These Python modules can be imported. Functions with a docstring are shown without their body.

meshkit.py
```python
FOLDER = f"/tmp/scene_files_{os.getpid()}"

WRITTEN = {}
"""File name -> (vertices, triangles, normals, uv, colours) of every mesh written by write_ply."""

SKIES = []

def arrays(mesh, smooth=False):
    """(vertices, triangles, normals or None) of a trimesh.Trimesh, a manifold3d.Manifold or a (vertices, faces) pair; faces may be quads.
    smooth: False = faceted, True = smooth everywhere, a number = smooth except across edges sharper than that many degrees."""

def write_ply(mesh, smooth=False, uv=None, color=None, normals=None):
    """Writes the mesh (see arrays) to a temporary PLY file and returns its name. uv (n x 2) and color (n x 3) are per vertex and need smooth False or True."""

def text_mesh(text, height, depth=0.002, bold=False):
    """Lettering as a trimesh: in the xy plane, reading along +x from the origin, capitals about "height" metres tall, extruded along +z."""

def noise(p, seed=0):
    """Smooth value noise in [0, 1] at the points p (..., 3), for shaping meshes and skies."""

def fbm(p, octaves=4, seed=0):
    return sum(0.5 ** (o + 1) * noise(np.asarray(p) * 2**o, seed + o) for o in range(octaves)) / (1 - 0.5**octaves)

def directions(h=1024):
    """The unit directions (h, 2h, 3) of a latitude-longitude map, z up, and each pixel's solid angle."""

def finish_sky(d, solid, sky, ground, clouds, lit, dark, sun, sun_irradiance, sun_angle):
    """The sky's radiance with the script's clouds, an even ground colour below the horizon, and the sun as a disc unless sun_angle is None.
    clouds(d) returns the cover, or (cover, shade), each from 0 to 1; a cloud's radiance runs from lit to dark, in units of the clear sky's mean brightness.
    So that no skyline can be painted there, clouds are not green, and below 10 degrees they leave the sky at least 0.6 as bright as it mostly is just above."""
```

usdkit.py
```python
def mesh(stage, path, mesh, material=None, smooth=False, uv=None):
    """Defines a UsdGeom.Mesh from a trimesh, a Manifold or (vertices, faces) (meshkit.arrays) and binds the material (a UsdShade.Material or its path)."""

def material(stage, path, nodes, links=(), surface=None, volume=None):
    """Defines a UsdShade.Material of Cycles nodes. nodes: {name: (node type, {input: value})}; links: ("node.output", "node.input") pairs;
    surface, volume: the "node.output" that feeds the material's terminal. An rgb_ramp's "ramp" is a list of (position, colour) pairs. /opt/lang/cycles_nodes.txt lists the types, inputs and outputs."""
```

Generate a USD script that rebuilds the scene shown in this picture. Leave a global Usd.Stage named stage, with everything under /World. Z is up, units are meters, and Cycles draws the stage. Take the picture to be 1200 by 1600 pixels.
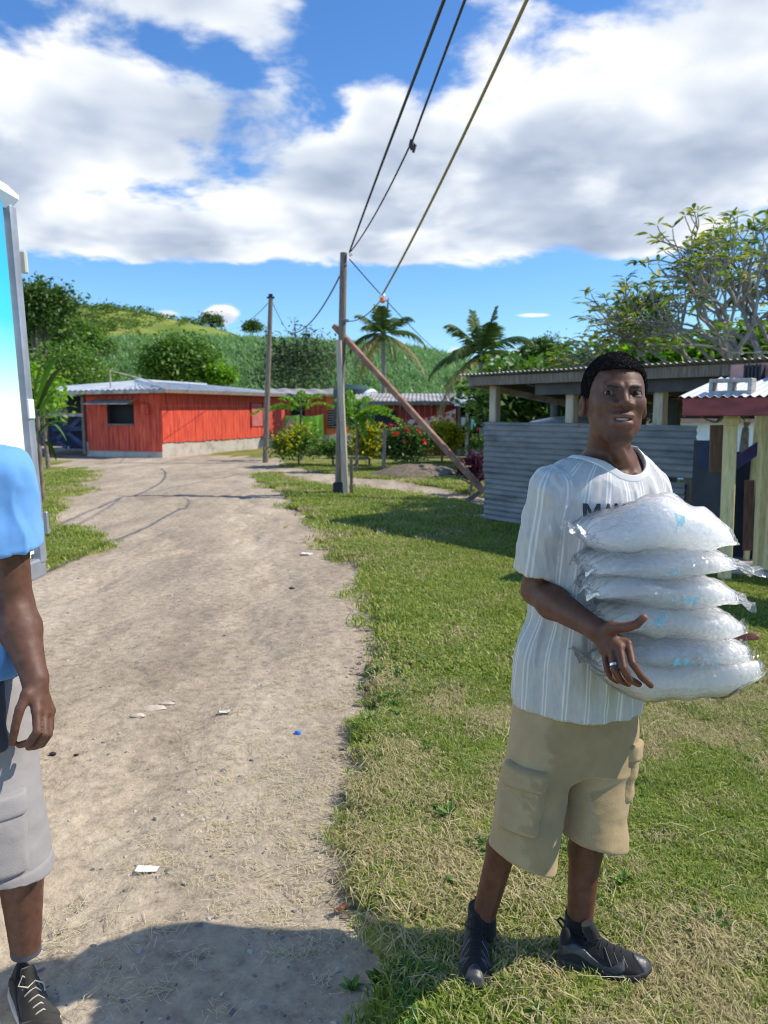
import math, random
import numpy as np, trimesh, usdkit, meshkit
from scipy.spatial import ConvexHull
from scipy.sparse import coo_matrix
from scipy.sparse.csgraph import connected_components
from shapely.geometry import Polygon, LineString
import shapely
from pxr import Usd, UsdGeom, UsdLux, UsdShade, Gf, Sdf, Vt

stage = Usd.Stage.CreateInMemory()
UsdGeom.SetStageUpAxis(stage, 'Z'); UsdGeom.SetStageMetersPerUnit(stage, 1.0)
UsdGeom.Xform.Define(stage, '/World'); UsdGeom.Scope.Define(stage, '/World/Looks')

# ---------------------------------------------------------------- camera
CAM_H, PITCH, F = 1.6, math.radians(7.42), 1190.0
cam = UsdGeom.Camera.Define(stage, '/World/camera')
cam.CreateHorizontalApertureAttr(36.0); cam.CreateFocalLengthAttr(36.0 * F / 1200)
cam.CreateVerticalApertureAttr(48.0)
cam.CreateFStopAttr(36.0 * F / 1200 / 5.5); cam.CreateFocusDistanceAttr(2.15)
cam.CreateClippingRangeAttr(Gf.Vec2f(0.05, 20000))
EXPOSURE = 0.8
cam.CreateExposureAttr(EXPOSURE)
cam.AddTranslateOp().Set(Gf.Vec3d(0, 0, CAM_H)); cam.AddRotateXOp().Set(90 - math.degrees(PITCH))

cp, sp = math.cos(PITCH), math.sin(PITCH)
def ray(px, py):
    a, b = (px - 600) / F, (800 - py) / F
    return np.array([a, cp + b * sp, -sp + b * cp])
def P(px, py, Y):
    d = ray(px, py); return np.array([0, 0, CAM_H]) + d * (Y / d[1])
def G(px, py, z=0.0):
    d = ray(px, py); return np.array([0, 0, CAM_H]) + d * ((z - CAM_H) / d[2])

# ---------------------------------------------------------------- sun and sky
SUN_EL, SUN_AZ = math.radians(46), math.atan2(1.0, 0.03)
to_sun = np.array([math.cos(SUN_EL) * math.sin(SUN_AZ), math.cos(SUN_EL) * math.cos(SUN_AZ), math.sin(SUN_EL)])
sun = UsdLux.DistantLight.Define(stage, '/World/sun')
sun.CreateIntensityAttr(0.84); sun.CreateAngleAttr(0.53); sun.CreateNormalizeAttr(True); sun.CreateColorAttr(Gf.Vec3f(1, 0.92, 0.79))
sun.AddTransformOp().Set(Gf.Matrix4d().SetRotate(Gf.Rotation(Gf.Vec3d(0, 0, 1), Gf.Vec3d(*to_sun))))

def uv_of(px, py):
    d = ray(px, py); d = d / np.linalg.norm(d); return math.atan2(d[0], d[1]), math.asin(d[2])

SKY, CLOUD = 0.098, 6.0
def make_sky():
    n = {'tc': ('texture_coordinate', {}), 'sky': ('sky_texture', {'sky_type': 'single_scattering', 'sun_disc': False, 'sun_elevation': SUN_EL, 'sun_rotation': SUN_AZ, 'altitude': 50.0, 'air_density': 1.0, 'aerosol_density': 0.12, 'ozone_density': 3.0})}
    L = []
    n['nrm'] = ('vector_math', {'math_type': 'normalize'}); L.append(('tc.generated', 'nrm.vector1'))
    n['xyz'] = ('separate_xyz', {}); L.append(('nrm.vector', 'xyz.vector'))
    # flat cloud layer: direction / (z + k)
    n['zk'] = ('math', {'math_type': 'add', 'value2': 0.22}); L.append(('xyz.z', 'zk.value1'))
    n['zm'] = ('math', {'math_type': 'maximum', 'value2': 0.06}); L.append(('zk.value', 'zm.value1'))
    n['inv'] = ('math', {'math_type': 'divide', 'value1': 1.0}); L.append(('zm.value', 'inv.value2'))
    n['q'] = ('vector_math', {'math_type': 'scale'}); L += [('nrm.vector', 'q.vector1'), ('inv.value', 'q.scale')]
    n['w'] = ('noise_texture', {'scale': 2.6, 'detail': 1.0}); L.append(('q.vector', 'w.vector'))
    n['wv'] = ('vector_math', {'math_type': 'multiply_add', 'vector2': (0.16, 0.16, 0.16)}); L += [('w.color', 'wv.vector1'), ('q.vector', 'wv.vector3')]
    def density(tag, offset, detail):
        n[tag + 'm'] = ('mapping', {'location': offset, 'scale': (1, 1, 1.5)}); L.append(('wv.vector', tag + 'm.vector'))
        n[tag + 'a'] = ('noise_texture', {'scale': 2.3, 'detail': detail, 'roughness': 0.57}); L.append((tag + 'm.vector', tag + 'a.vector'))
        return tag + 'a.fac'
    d0 = density('d', (0, 0, 0), 8.0); d1 = density('e', (0, 0, 0), 5.0); d2 = density('f', (0.10, -0.03, 0.14), 3.0)
    # where the large banks and gaps are, as directions
    n['u'] = ('math', {'math_type': 'arctan2'}); L += [('xyz.x', 'u.value1'), ('xyz.y', 'u.value2')]
    n['v'] = ('math', {'math_type': 'arcsine'}); L.append(('xyz.z', 'v.value1'))
    n['uv'] = ('combine_xyz', {}); L += [('u.value', 'uv.x'), ('v.value', 'uv.y')]
    blobs = [  # px, py, rx, ry, weight
        (200, 290, 480, 190, .40), (110, 150, 240, 130, .28), (430, 160, 150, 80, .24), (420, 20, 200, 70, .22), (120, -40, 260, 75, .2),
        (595, 150, 65, 62, .34), (980, 150, 460, 270, .42), (830, 320, 400, 130, .42), (330, 385, 480, 50, .34), (800, 385, 330, 42, .3), (740, 50, 150, 110, .16), (1180, 60, 260, 260, .2), (580, 300, 160, 110, .2),
        (590, 50, 150, 120, -.50), (505, 195, 65, 60, -.36), (230, 62, 130, 50, -.30), (745, 150, 70, 40, -.22), (20, 30, 100, 50, -.2), (380, 100, 60, 40, -.2),
        (600, 520, 1700, 128, -.92), (1190, 440, 260, 60, -.4),
        (348, 497, 50, 38, 1.35), (258, 492, 52, 18, 1.25), (500, 530, 120, 26, 1.1), (570, 560, 60, 40, .9), (710, 548, 60, 24, 1.1), (820, 552, 60, 20, 1.0), (845, 492, 70, 8, 1.1), (880, 560, 60, 20, .9),
        (-500, 200, 500, 260, .3), (1700, 250, 500, 260, .3),
    ]
    acc = None
    for i, (px, py, rx, ry, w) in enumerate(blobs):
        u0, v0 = uv_of(px, py)
        su, sv = rx / F * 1.35, ry / F * 1.25
        n[f'p{i}'] = ('vector_math', {'math_type': 'multiply_add', 'vector2': (1 / su, 1 / sv, 0), 'vector3': (-u0 / su, -v0 / sv, 0)}); L.append(('uv.vector', f'p{i}.vector1'))
        n[f'l{i}'] = ('vector_math', {'math_type': 'length'}); L.append((f'p{i}.vector', f'l{i}.vector1'))
        n[f'r{i}'] = ('map_range', {'range_type': 'smoothstep', 'from_min': 1.0, 'from_max': 0.0, 'to_min': 0.0, 'to_max': w, 'clamp': True}); L.append((f'l{i}.value', f'r{i}.value'))
        n[f'a{i}'] = ('math', {'math_type': 'add', 'value2': 0.0}); L.append((f'r{i}.result', f'a{i}.value1'))
        if acc: L.append((acc, f'a{i}.value2'))
        acc = f'a{i}.value'
    n['amp'] = ('math', {'math_type': 'multiply_add', 'value2': 2.3, 'value3': -0.65}); L.append((d0, 'amp.value1'))
    n['up'] = ('math', {'math_type': 'greater_than', 'value2': 0.0}); L.append(('xyz.z', 'up.value1'))
    n['c0'] = ('math', {'math_type': 'add'}); L += [('amp.value', 'c0.value1'), (acc, 'c0.value2')]
    n['c'] = ('math', {'math_type': 'multiply'}); L += [('c0.value', 'c.value1'), ('up.value', 'c.value2')]
    n['alpha'] = ('map_range', {'range_type': 'smoothstep', 'from_min': 0.60, 'from_max': 0.90, 'to_min': 0.0, 'to_max': 1.0, 'clamp': True}); L.append(('c.value', 'alpha.value'))
    n['thick'] = ('map_range', {'from_min': 0.75, 'from_max': 1.3, 'to_min': 0.0, 'to_max': 1.0, 'clamp': True}); L.append(('c.value', 'thick.value'))
    n['g'] = ('math', {'math_type': 'subtract'}); L += [(d1, 'g.value1'), (d2, 'g.value2')]
    n['lit'] = ('math', {'math_type': 'multiply_add', 'value2': 2.8, 'value3': 0.88}); L.append(('g.value', 'lit.value1'))
    n['lit2'] = ('math', {'math_type': 'multiply_add', 'value2': -0.5, 'use_clamp': True}); L += [('thick.result', 'lit2.value1'), ('lit.value', 'lit2.value3')]
    n['shade'] = ('rgb_ramp', {'ramp': [(0, CLOUD * np.array([.40, .48, .63])), (.4, CLOUD * np.array([.57, .65, .79])), (.75, CLOUD * np.array([.82, .88, .96])), (1, CLOUD * np.array([1.05, 1.06, 1.08]))]}); L.append(('lit2.value', 'shade.fac'))
    n['sat'] = ('hsv', {'saturation': 1.12, 'value': 1.0}); n['tint'] = ('mix', {'mix_type': 'multiply', 'fac': 1.0, 'color2': (0.70, 0.92, 1.14)}); L += [('sky.color', 'sat.color'), ('sat.color', 'tint.color1')]
    n['mix'] = ('mix', {}); L += [('alpha.result', 'mix.fac'), ('tint.color', 'mix.color1'), ('shade.color', 'mix.color2')]
    n['bg'] = ('background_shader', {'strength': SKY}); L.append(('mix.color', 'bg.color'))
    return usdkit.material(stage, '/World/Looks/sky', n, L, surface='bg.background')
dome = UsdLux.DomeLight.Define(stage, '/World/sky')
UsdShade.MaterialBindingAPI.Apply(dome.GetPrim()).Bind(make_sky())
dome.GetPrim().SetCustomDataByKey('kind', 'structure')

# ---------------------------------------------------------------- helpers
used = {}
def uniq(parent, name):
    k = (parent, name); i = used.get(k, 0); used[k] = i + 1
    return f'{parent}/{name}' if i == 0 else f'{parent}/{name}_{i:03d}'
def tagp(prim, **kw):
    for k, v in kw.items():
        if v: prim.SetCustomDataByKey(k, v)
class T:
    """A thing (Xform at its base) or a part; its meshes are given in world coordinates."""
    def __init__(self, path, origin, prim): self.path, self.o, self.prim = path, origin, prim
def thing(name, label, cat, base, group=None):
    path = uniq('/World', name); x = UsdGeom.Xform.Define(stage, path)
    o = np.asarray(base, float); x.AddTranslateOp().Set(Gf.Vec3d(*map(float, o)))
    tagp(x.GetPrim(), label=label, category=cat, group=group); return T(path, o, x.GetPrim())
def shift(m, o):
    v, f = va(m); return v - o, f
def va(m):
    if hasattr(m, 'to_mesh'): q = m.to_mesh(); return np.array(q.vert_properties[:, :3], float), np.array(q.tri_verts, int)
    if isinstance(m, trimesh.Trimesh): return np.array(m.vertices), np.array(m.faces)
    v, f = np.asarray(m[0], float), np.asarray(m[1], int)
    if f.shape[1] == 4: f = np.vstack([f[:, [0, 1, 2]], f[:, [0, 2, 3]]])
    return v, f
def part(parent, name, m, mat, smooth=False, label=None, kind=None, uv=None, color=None):
    path = uniq(parent.path, name)
    me = usdkit.mesh(stage, path, shift(m, parent.o), mat, smooth=smooth, uv=uv)
    if color is not None:
        UsdGeom.PrimvarsAPI(me).CreatePrimvar('tint', Sdf.ValueTypeNames.Color3fArray, 'vertex').Set(Vt.Vec3fArray.FromNumpy(np.asarray(color, np.float32)))
    if not smooth: leaf_tint(me, m, mat)
    tagp(me.GetPrim(), label=label, kind=kind); return T(path, parent.o, me.GetPrim())
def solo(name, m, mat, label=None, cat=None, group=None, kind=None, smooth=False, base=None, color=None, uv=None):
    """A thing that is one mesh; its origin is at its base."""
    v, f = va(m)
    o = np.array([*(v[:, :2].min(0) + v[:, :2].max(0)) / 2, v[:, 2].min()]) if base is None else np.asarray(base, float)
    if kind: o = np.zeros(3)
    path = uniq('/World', name); me = usdkit.mesh(stage, path, (v - o, f), mat, smooth=smooth, uv=uv)
    me.AddTranslateOp().Set(Gf.Vec3d(*map(float, o)))
    if smooth is False: leaf_tint(me, (v, f), mat)
    if color is not None:
        UsdGeom.PrimvarsAPI(me).CreatePrimvar('tint', Sdf.ValueTypeNames.Color3fArray, 'vertex').Set(Vt.Vec3fArray.FromNumpy(np.asarray(color, np.float32)))
    tagp(me.GetPrim(), label=label, category=cat, group=group, kind=kind); return T(path, o, me.GetPrim())

def cat_(*ms):
    vs, fs, n = [], [], 0
    for m in ms:
        v, f = va(m); vs.append(v); fs.append(f + n); n += len(v)
    return np.vstack(vs), np.vstack(fs)
def unit(a): a = np.asarray(a, float); return a / max(np.linalg.norm(a), 1e-9)
BOXF = np.array([[0, 2, 3, 1], [4, 5, 7, 6], [0, 1, 5, 4], [2, 6, 7, 3], [0, 4, 6, 2], [1, 3, 7, 5]])
def box(c, s, x=(1, 0, 0), y=(0, 1, 0), z=(0, 0, 1), ch=0.0):
    """Box of full size s about c along the axes x, y, z; ch = chamfer."""
    R = np.stack([unit(x), unit(y), unit(z)]); s = np.asarray(s, float) / 2
    if ch <= 0:
        v = np.array([[i, j, k] for i in (-1, 1) for j in (-1, 1) for k in (-1, 1)], float) * s
        f = np.array([[0, 1, 3, 2], [4, 6, 7, 5], [0, 4, 5, 1], [2, 3, 7, 6], [0, 2, 6, 4], [1, 5, 7, 3]])
        return (v @ R + c, np.vstack([f[:, [0, 1, 2]], f[:, [0, 2, 3]]]))
    pts = np.array([np.array([i, j, k]) * (s - ch * (1 - np.eye(3)[a])) for a in range(3) for i in (-1, 1) for j in (-1, 1) for k in (-1, 1)])
    return hull(pts @ R + c)
def hull(pts):
    h = ConvexHull(pts); v, f = h.points[h.vertices], np.searchsorted(np.sort(h.vertices), h.simplices)
    v = h.points[np.sort(h.vertices)]; c = v.mean(0)
    n = np.cross(v[f[:, 1]] - v[f[:, 0]], v[f[:, 2]] - v[f[:, 0]])
    flip = (n * (v[f[:, 0]] - c)).sum(1) < 0; f[flip] = f[flip][:, ::-1]
    return v, f
def beam(a, b, w, h, up=(0, 0, 1), ch=0.0):
    """Bar from a to b, w wide (sideways) and h high (along up)."""
    a, b = np.asarray(a, float), np.asarray(b, float); y = unit(b - a); x = unit(np.cross(y, up)); z = np.cross(x, y)
    return box((a + b) / 2, (w, np.linalg.norm(b - a), h), x, y, z, ch)
def tube(pts, r, n=8, cap=True):
    pts = np.asarray(pts, float); k = len(pts); r = np.broadcast_to(r, k)
    t = np.gradient(pts, axis=0); t /= np.linalg.norm(t, axis=1, keepdims=True) + 1e-12
    u = unit(np.cross(t[0], (0.31, 0.17, 0.93) if abs(t[0, 2]) < .9 else (1, 0, 0))); us = []
    for i in range(k):
        u = unit(u - t[i] * (u @ t[i])); us.append(u)
    us = np.array(us); w = np.cross(t, us); a = np.arange(n) / n * 2 * np.pi
    v = (pts[:, None] + r[:, None, None] * (np.cos(a)[None, :, None] * us[:, None] + np.sin(a)[None, :, None] * w[:, None])).reshape(-1, 3)
    f = []
    for i in range(k - 1):
        for j in range(n):
            p, q = i * n + j, i * n + (j + 1) % n
            f += [[p, q, q + n], [p, q + n, p + n]]
    if cap:
        v = np.vstack([v, pts[0], pts[-1]]); m = len(v) - 2
        for j in range(n): f += [[m, (j + 1) % n, j], [m + 1, (k - 1) * n + j, (k - 1) * n + (j + 1) % n]]
    return v, np.array(f)
def grid(P0, nu, nv):
    """Faces of an nu x nv lattice of points."""
    i, j = np.meshgrid(np.arange(nu - 1), np.arange(nv - 1), indexing='ij'); a = (i * nv + j).ravel()
    return np.asarray(P0).reshape(-1, 3), np.stack([a, a + nv, a + nv + 1, a + 1], 1)
def slab(top, nu, nv, thick):
    """A closed thin sheet from a lattice of points, thick along the vector thick."""
    v, f = grid(top, nu, nv); n = len(v); e = []
    rim = [i * nv for i in range(nu)] + [(nu - 1) * nv + j for j in range(1, nv)] + [i * nv + nv - 1 for i in range(nu - 2, -1, -1)] + list(range(nv - 2, 0, -1))
    for a, b in zip(rim, rim[1:] + rim[:1]): e.append([a, b, b + n, a + n])
    return va((np.vstack([v, v + np.asarray(thick)]), np.vstack([f[:, ::-1], f + n, e])))
def corrugated(o, along, across, length, width, pitch, amp, nrm, thick=.002, seed=0, dent=.0):
    """A corrugated sheet: ridges run along 'along' (length), waves follow one another along 'across' (width)."""
    along, across, nrm = unit(along), unit(across), unit(nrm); nu = max(2, int(width / pitch * 6) + 1); nv = max(2, int(length / .4) + 1)
    s = np.linspace(0, width, nu); t = np.linspace(0, length, nv)
    S, Tt = np.meshgrid(s, t, indexing='ij'); w = amp * np.sin(S / pitch * 2 * np.pi)
    w = w + dent * (meshkit.noise(np.stack([S * 1.3, Tt * 1.1, S * 0 + seed], -1), seed) - .5)
    pts = np.asarray(o) + S[..., None] * across + Tt[..., None] * along + w[..., None] * nrm
    return slab(pts, nu, nv, -nrm * thick)

def mat(name, color, rough=.8, var=None, scale=6.0, detail=4.0, bump=0.0, bscale=None, spec=.5, metal=0.0, stretch=(1, 1, 1), coords='position', sheen=0.0, coat=0.0, extra=None, voro=None):
    """Procedural material: a colour, or a ramp of noise between several colours."""
    n = {'p': ('principled_bsdf', {'roughness': rough, 'specular_ior_level': spec, 'metallic': metal, 'sheen_weight': sheen, 'coat_weight': coat, 'base_color': color}),
         'c': ('geometry', {}) if coords == 'position' else ('texture_coordinate', {}), 'm': ('mapping', {'scale': stretch})}
    L = [('c.' + coords, 'm.vector')]
    if var is not None:
        n['n'] = ('noise_texture', {'scale': scale, 'detail': detail, 'roughness': .62}); L.append(('m.vector', 'n.vector'))
        n['r'] = ('rgb_ramp', {'ramp': var}); L += [('n.fac', 'r.fac'), ('r.color', 'p.base_color')]
    if bump:
        n['bn'] = ('noise_texture', {'scale': bscale or scale * 4, 'detail': 4.0, 'roughness': .6}); L.append(('m.vector', 'bn.vector'))
        n['b'] = ('bump', {'strength': min(1.0, bump), 'distance': .004 * max(1, bump)}); L += [('bn.fac', 'b.height'), ('b.normal', 'p.normal')]
    return usdkit.material(stage, '/World/Looks/' + name, n, L, surface='p.BSDF')
def ramp3(c, lo=.7, hi=1.25, a=.3, b=.7):
    c = np.asarray(c, float); return [(a, c * lo), (.5, c), (b, np.minimum(c * hi, .95))]
LEAFY = set()
def leaf_tint(me, m, mt):
    """Gives every separate leaf or blade its own random value, which its material turns into a colour."""
    if mt is None or str(mt.GetPath()) not in LEAFY: return
    v, f = va(m); k, lab = connected_components(coo_matrix((np.ones(2 * len(f)), (np.r_[f[:, 0], f[:, 1]], np.r_[f[:, 1], f[:, 2]])), (len(v), len(v))), False)
    r = np.random.default_rng(len(v)).uniform(size=k)[lab]; UsdGeom.PrimvarsAPI(me).CreatePrimvar('tint', Sdf.ValueTypeNames.Color3fArray, 'vertex').Set(Vt.Vec3fArray.FromNumpy(np.repeat(r[:, None], 3, 1).astype(np.float32)))
def leafmat(name, colors, trans=.35, rough=.45):
    LEAFY.add('/World/Looks/' + name); k = len(colors); stops = [(i / max(1, k - 1), c) for i, c in enumerate(colors)]
    return usdkit.material(stage, '/World/Looks/' + name, {
        'g': ('attribute', {'attribute': 'tint'}), 'r': ('rgb_ramp', {'ramp': stops}),
        'p': ('principled_bsdf', {'roughness': rough, 'specular_ior_level': .35}), 't': ('translucent_bsdf', {}),
        'h': ('hsv', {'saturation': 1.1, 'value': 1.5}), 'x': ('mix_closure', {'fac': trans})},
        [('g.fac', 'r.fac'), ('r.color', 'p.base_color'), ('r.color', 'h.color'), ('h.color', 't.color'), ('p.BSDF', 'x.closure1'), ('t.BSDF', 'x.closure2')], surface='x.closure')
def instancer(name, protos, pos, idx, yaw, scale, label=None, cat=None, kind='stuff', tilt=None, parent='/World'):
    """protos: [(mesh, material)]"""
    path = uniq(parent, name); pi = UsdGeom.PointInstancer.Define(stage, path)
    UsdGeom.Scope.Define(stage, path + '/prototypes'); ts = []
    for i, (m, mt) in enumerate(protos):
        q = usdkit.mesh(stage, f'{path}/prototypes/tuft_{i + 1:03d}', m, mt); leaf_tint(q, m, mt); ts.append(q.GetPath())
    pi.CreatePrototypesRel().SetTargets(ts)
    pi.CreatePositionsAttr(Vt.Vec3fArray.FromNumpy(np.asarray(pos, np.float32)))
    pi.CreateProtoIndicesAttr(Vt.IntArray.FromNumpy(np.asarray(idx, np.int32)))
    s = np.asarray(scale, np.float32); s = np.repeat(s[:, None], 3, 1) if s.ndim == 1 else s
    pi.CreateScalesAttr(Vt.Vec3fArray.FromNumpy(s))
    h = np.asarray(yaw) / 2
    pi.CreateOrientationsAttr(Vt.QuathArray([Gf.Quath(float(math.cos(a)), 0, 0, float(math.sin(a))) for a in h]))
    tagp(pi.GetPrim(), label=label, category=cat, kind=kind); return pi
# ---------------------------------------------------------------- ground, road, path, lawn
rng = np.random.default_rng(7)
def gp(*pts): return [tuple(G(x, y)[:2]) for x, y in pts]
road_xy = [(-0.05, -6), (-0.03, 1.2)] + gp((575, 1600), (545, 1500), (535, 1400), (552, 1290), (572, 1200), (584, 1100), (590, 1000), (580, 905), (548, 868), (512, 848), (480, 805), (432, 757), (384, 735)) \
    + gp((430, 741), (490, 756), (560, 763), (620, 767), (690, 778), (760, 796)) + [(4.2, 12.5), (7, 12.0), (7, 13.4)] + gp((755, 774), (690, 760), (640, 751), (560, 743), (500, 736), (455, 727), (420, 716), (250, 708), (140, 692), (-100, 684), (-900, 676)) \
    + [(-60, 24), (-30, 19.5)] + gp((60, 704), (110, 718), (137, 742), (122, 765), (72, 806)) + [(-3.4, 9.0), (-4.2, 6), (-4.4, 2), (-4.4, -6)]
ROAD = Polygon(road_xy).buffer(0)
def road_sd(X, Y):
    """Signed distance to the road's outline, positive inside, roughened."""
    p = shapely.points(X.ravel(), Y.ravel()); d = shapely.distance(ROAD.exterior, p); d = np.where(shapely.contains(ROAD, p), d, -d).reshape(X.shape)
    q = np.stack([X, Y, X * 0], -1); k = np.clip(np.hypot(X, Y) / 6, .7, 2.2)
    return d + k * (.40 * (meshkit.fbm(q * 2.1, 3, 5) - .5) + .22 * (meshkit.fbm(q * 9.0, 2, 9) - .5))
def lawn_z(X, Y, sd):
    q = np.stack([X, Y, X * 0], -1)
    z = .05 * (meshkit.fbm(q * .9, 3, 1) - .5) + .035 * (meshkit.fbm(q * 7, 3, 2) - .5)
    near = np.clip(1.6 - np.hypot(X, Y) / 12, .35, 1)
    return z * near - .14 * np.clip((sd + .05) / .16, 0, 1)
def road_z(X, Y, sdr):
    q = np.stack([X, Y, X * 0], -1)
    z = -.045 - (.028 * np.exp(-((sdr - .95) / .17) ** 2) + .028 * np.exp(-((sdr - 2.35) / .2) ** 2)) * (.5 + meshkit.fbm(q * 1.1, 2, 8)) + .06 * (meshkit.fbm(q * .7, 2, 3) - .5) + .018 * (meshkit.fbm(q * 6, 3, 4) - .5) + .010 * (meshkit.fbm(q * 24, 2, 6) - .5)
    return z * np.clip(1.5 - np.hypot(X, Y) / 30, .5, 1)
def axis(lo, hi, fine, edges):
    a = np.arange(lo, hi, fine); l, r = [], []
    s, x = fine, lo
    while x > edges[0]: s *= 1.16; x -= s; l.append(x)
    s, x = fine, a[-1]
    while x < edges[1]: s *= 1.16; x += s; r.append(x)
    return np.array(l[::-1] + list(a) + r)
gx, gy = axis(-3.2, 3.2, .03, (-2500, 2500)), np.concatenate([axis(1.5, 6.5, .03, (-400, 6.6)), axis(6.6, 20, .07, (6.7, 4000))])
gy = np.unique(gy.round(4)); gy = gy[np.concatenate([[True], np.diff(gy) > .02])]
GX, GY = np.meshgrid(gx, gy, indexing='ij'); SD = road_sd(GX, GY); LZ = lawn_z(GX, GY, SD); RZ = road_z(GX, GY, SD)
far = np.clip((np.hypot(GX, GY) - 60) / 60, 0, 1); LZ = LZ * (1 - far) - .25 * far
M_lawn = usdkit.material(stage, '/World/Looks/lawn_soil', {
    'g': ('geometry', {}), 'n1': ('noise_texture', {'scale': 1.1, 'detail': 5.0, 'roughness': .65}), 'n2': ('noise_texture', {'scale': 26.0, 'detail': 5.0, 'roughness': .7}),
    'r1': ('rgb_ramp', {'ramp': [(.3, (.10, .135, .026)), (.45, (.155, .18, .042)), (.55, (.22, .21, .075)), (.68, (.30, .25, .13))]}),
    'r2': ('rgb_ramp', {'ramp': [(.28, (.35, .34, .3)), (.5, (.95, 1, .9)), (.72, (1.5, 1.45, 1.3))]}),
    'mx': ('mix', {'mix_type': 'multiply', 'fac': .9}), 'p': ('principled_bsdf', {'roughness': .95, 'specular_ior_level': .1}),
    'b': ('bump', {'strength': .9, 'distance': .02})},
    [('g.position', 'n1.vector'), ('g.position', 'n2.vector'), ('n1.fac', 'r1.fac'), ('n2.fac', 'r2.fac'), ('r1.color', 'mx.color1'), ('r2.color', 'mx.color2'), ('mx.color', 'p.base_color'), ('n2.fac', 'b.height'), ('b.normal', 'p.normal')], surface='p.BSDF')
v, f = grid(np.stack([GX, GY, LZ], -1), len(gx), len(gy))
solo('ground', (v, f), M_lawn, kind='structure', smooth=True)
M_road = usdkit.material(stage, '/World/Looks/dirt', {
    'g': ('geometry', {}), 'm': ('mapping', {'scale': (1, .35, 1)}),
    'n1': ('noise_texture', {'scale': .8, 'detail': 6.0, 'roughness': .62}), 'n2': ('noise_texture', {'scale': 17.0, 'detail': 6.0, 'roughness': .7}), 'n3': ('noise_texture', {'scale': 2.6, 'detail': 4.0, 'roughness': .6}),
    'vo': ('voronoi_texture', {'scale': 60.0}), 
    'r1': ('rgb_ramp', {'ramp': [(.28, (.255, .21, .158)), (.42, (.35, .29, .218)), (.55, (.42, .35, .262)), (.7, (.50, .425, .33))]}),
    'r2': ('rgb_ramp', {'ramp': [(.25, (.48, .46, .44)), (.45, (.93, .93, .93)), (.75, (1.4, 1.38, 1.34))]}),
    'r3': ('rgb_ramp', {'ramp': [(.34, (.74, .73, .73)), (.54, (1, 1, 1))]}),
    'rv': ('rgb_ramp', {'ramp': [(0, (1.05, 1.05, 1.04)), (.25, (1, 1, 1)), (.6, (.95, .95, .95))]}),
    'mx': ('mix', {'mix_type': 'multiply', 'fac': 1.0}), 'mx2': ('mix', {'mix_type': 'multiply', 'fac': .8}), 'mx3': ('mix', {'mix_type': 'multiply', 'fac': .6}), 'p': ('principled_bsdf', {'roughness': .95, 'specular_ior_level': .15}),
    'ad': ('math', {'math_type': 'multiply_add', 'value2': -.12}), 'b': ('bump', {'strength': .8, 'distance': .02})},
    [('g.position', 'm.vector'), ('m.vector', 'n1.vector'), ('g.position', 'n2.vector'), ('m.vector', 'n3.vector'), ('g.position', 'vo.vector'), ('vo.distance', 'rv.fac'),
     ('n1.fac', 'r1.fac'), ('n2.fac', 'r2.fac'), ('n3.fac', 'r3.fac'), ('r1.color', 'mx.color1'), ('r2.color', 'mx.color2'), ('mx.color', 'mx2.color1'), ('r3.color', 'mx2.color2'), ('mx2.color', 'mx3.color1'), ('rv.color', 'mx3.color2'), ('mx3.color', 'p.base_color'),
     ('vo.distance', 'ad.value1'), ('n2.fac', 'ad.value3'), ('ad.value', 'b.height'), ('b.normal', 'p.normal')], surface='p.BSDF')
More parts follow.
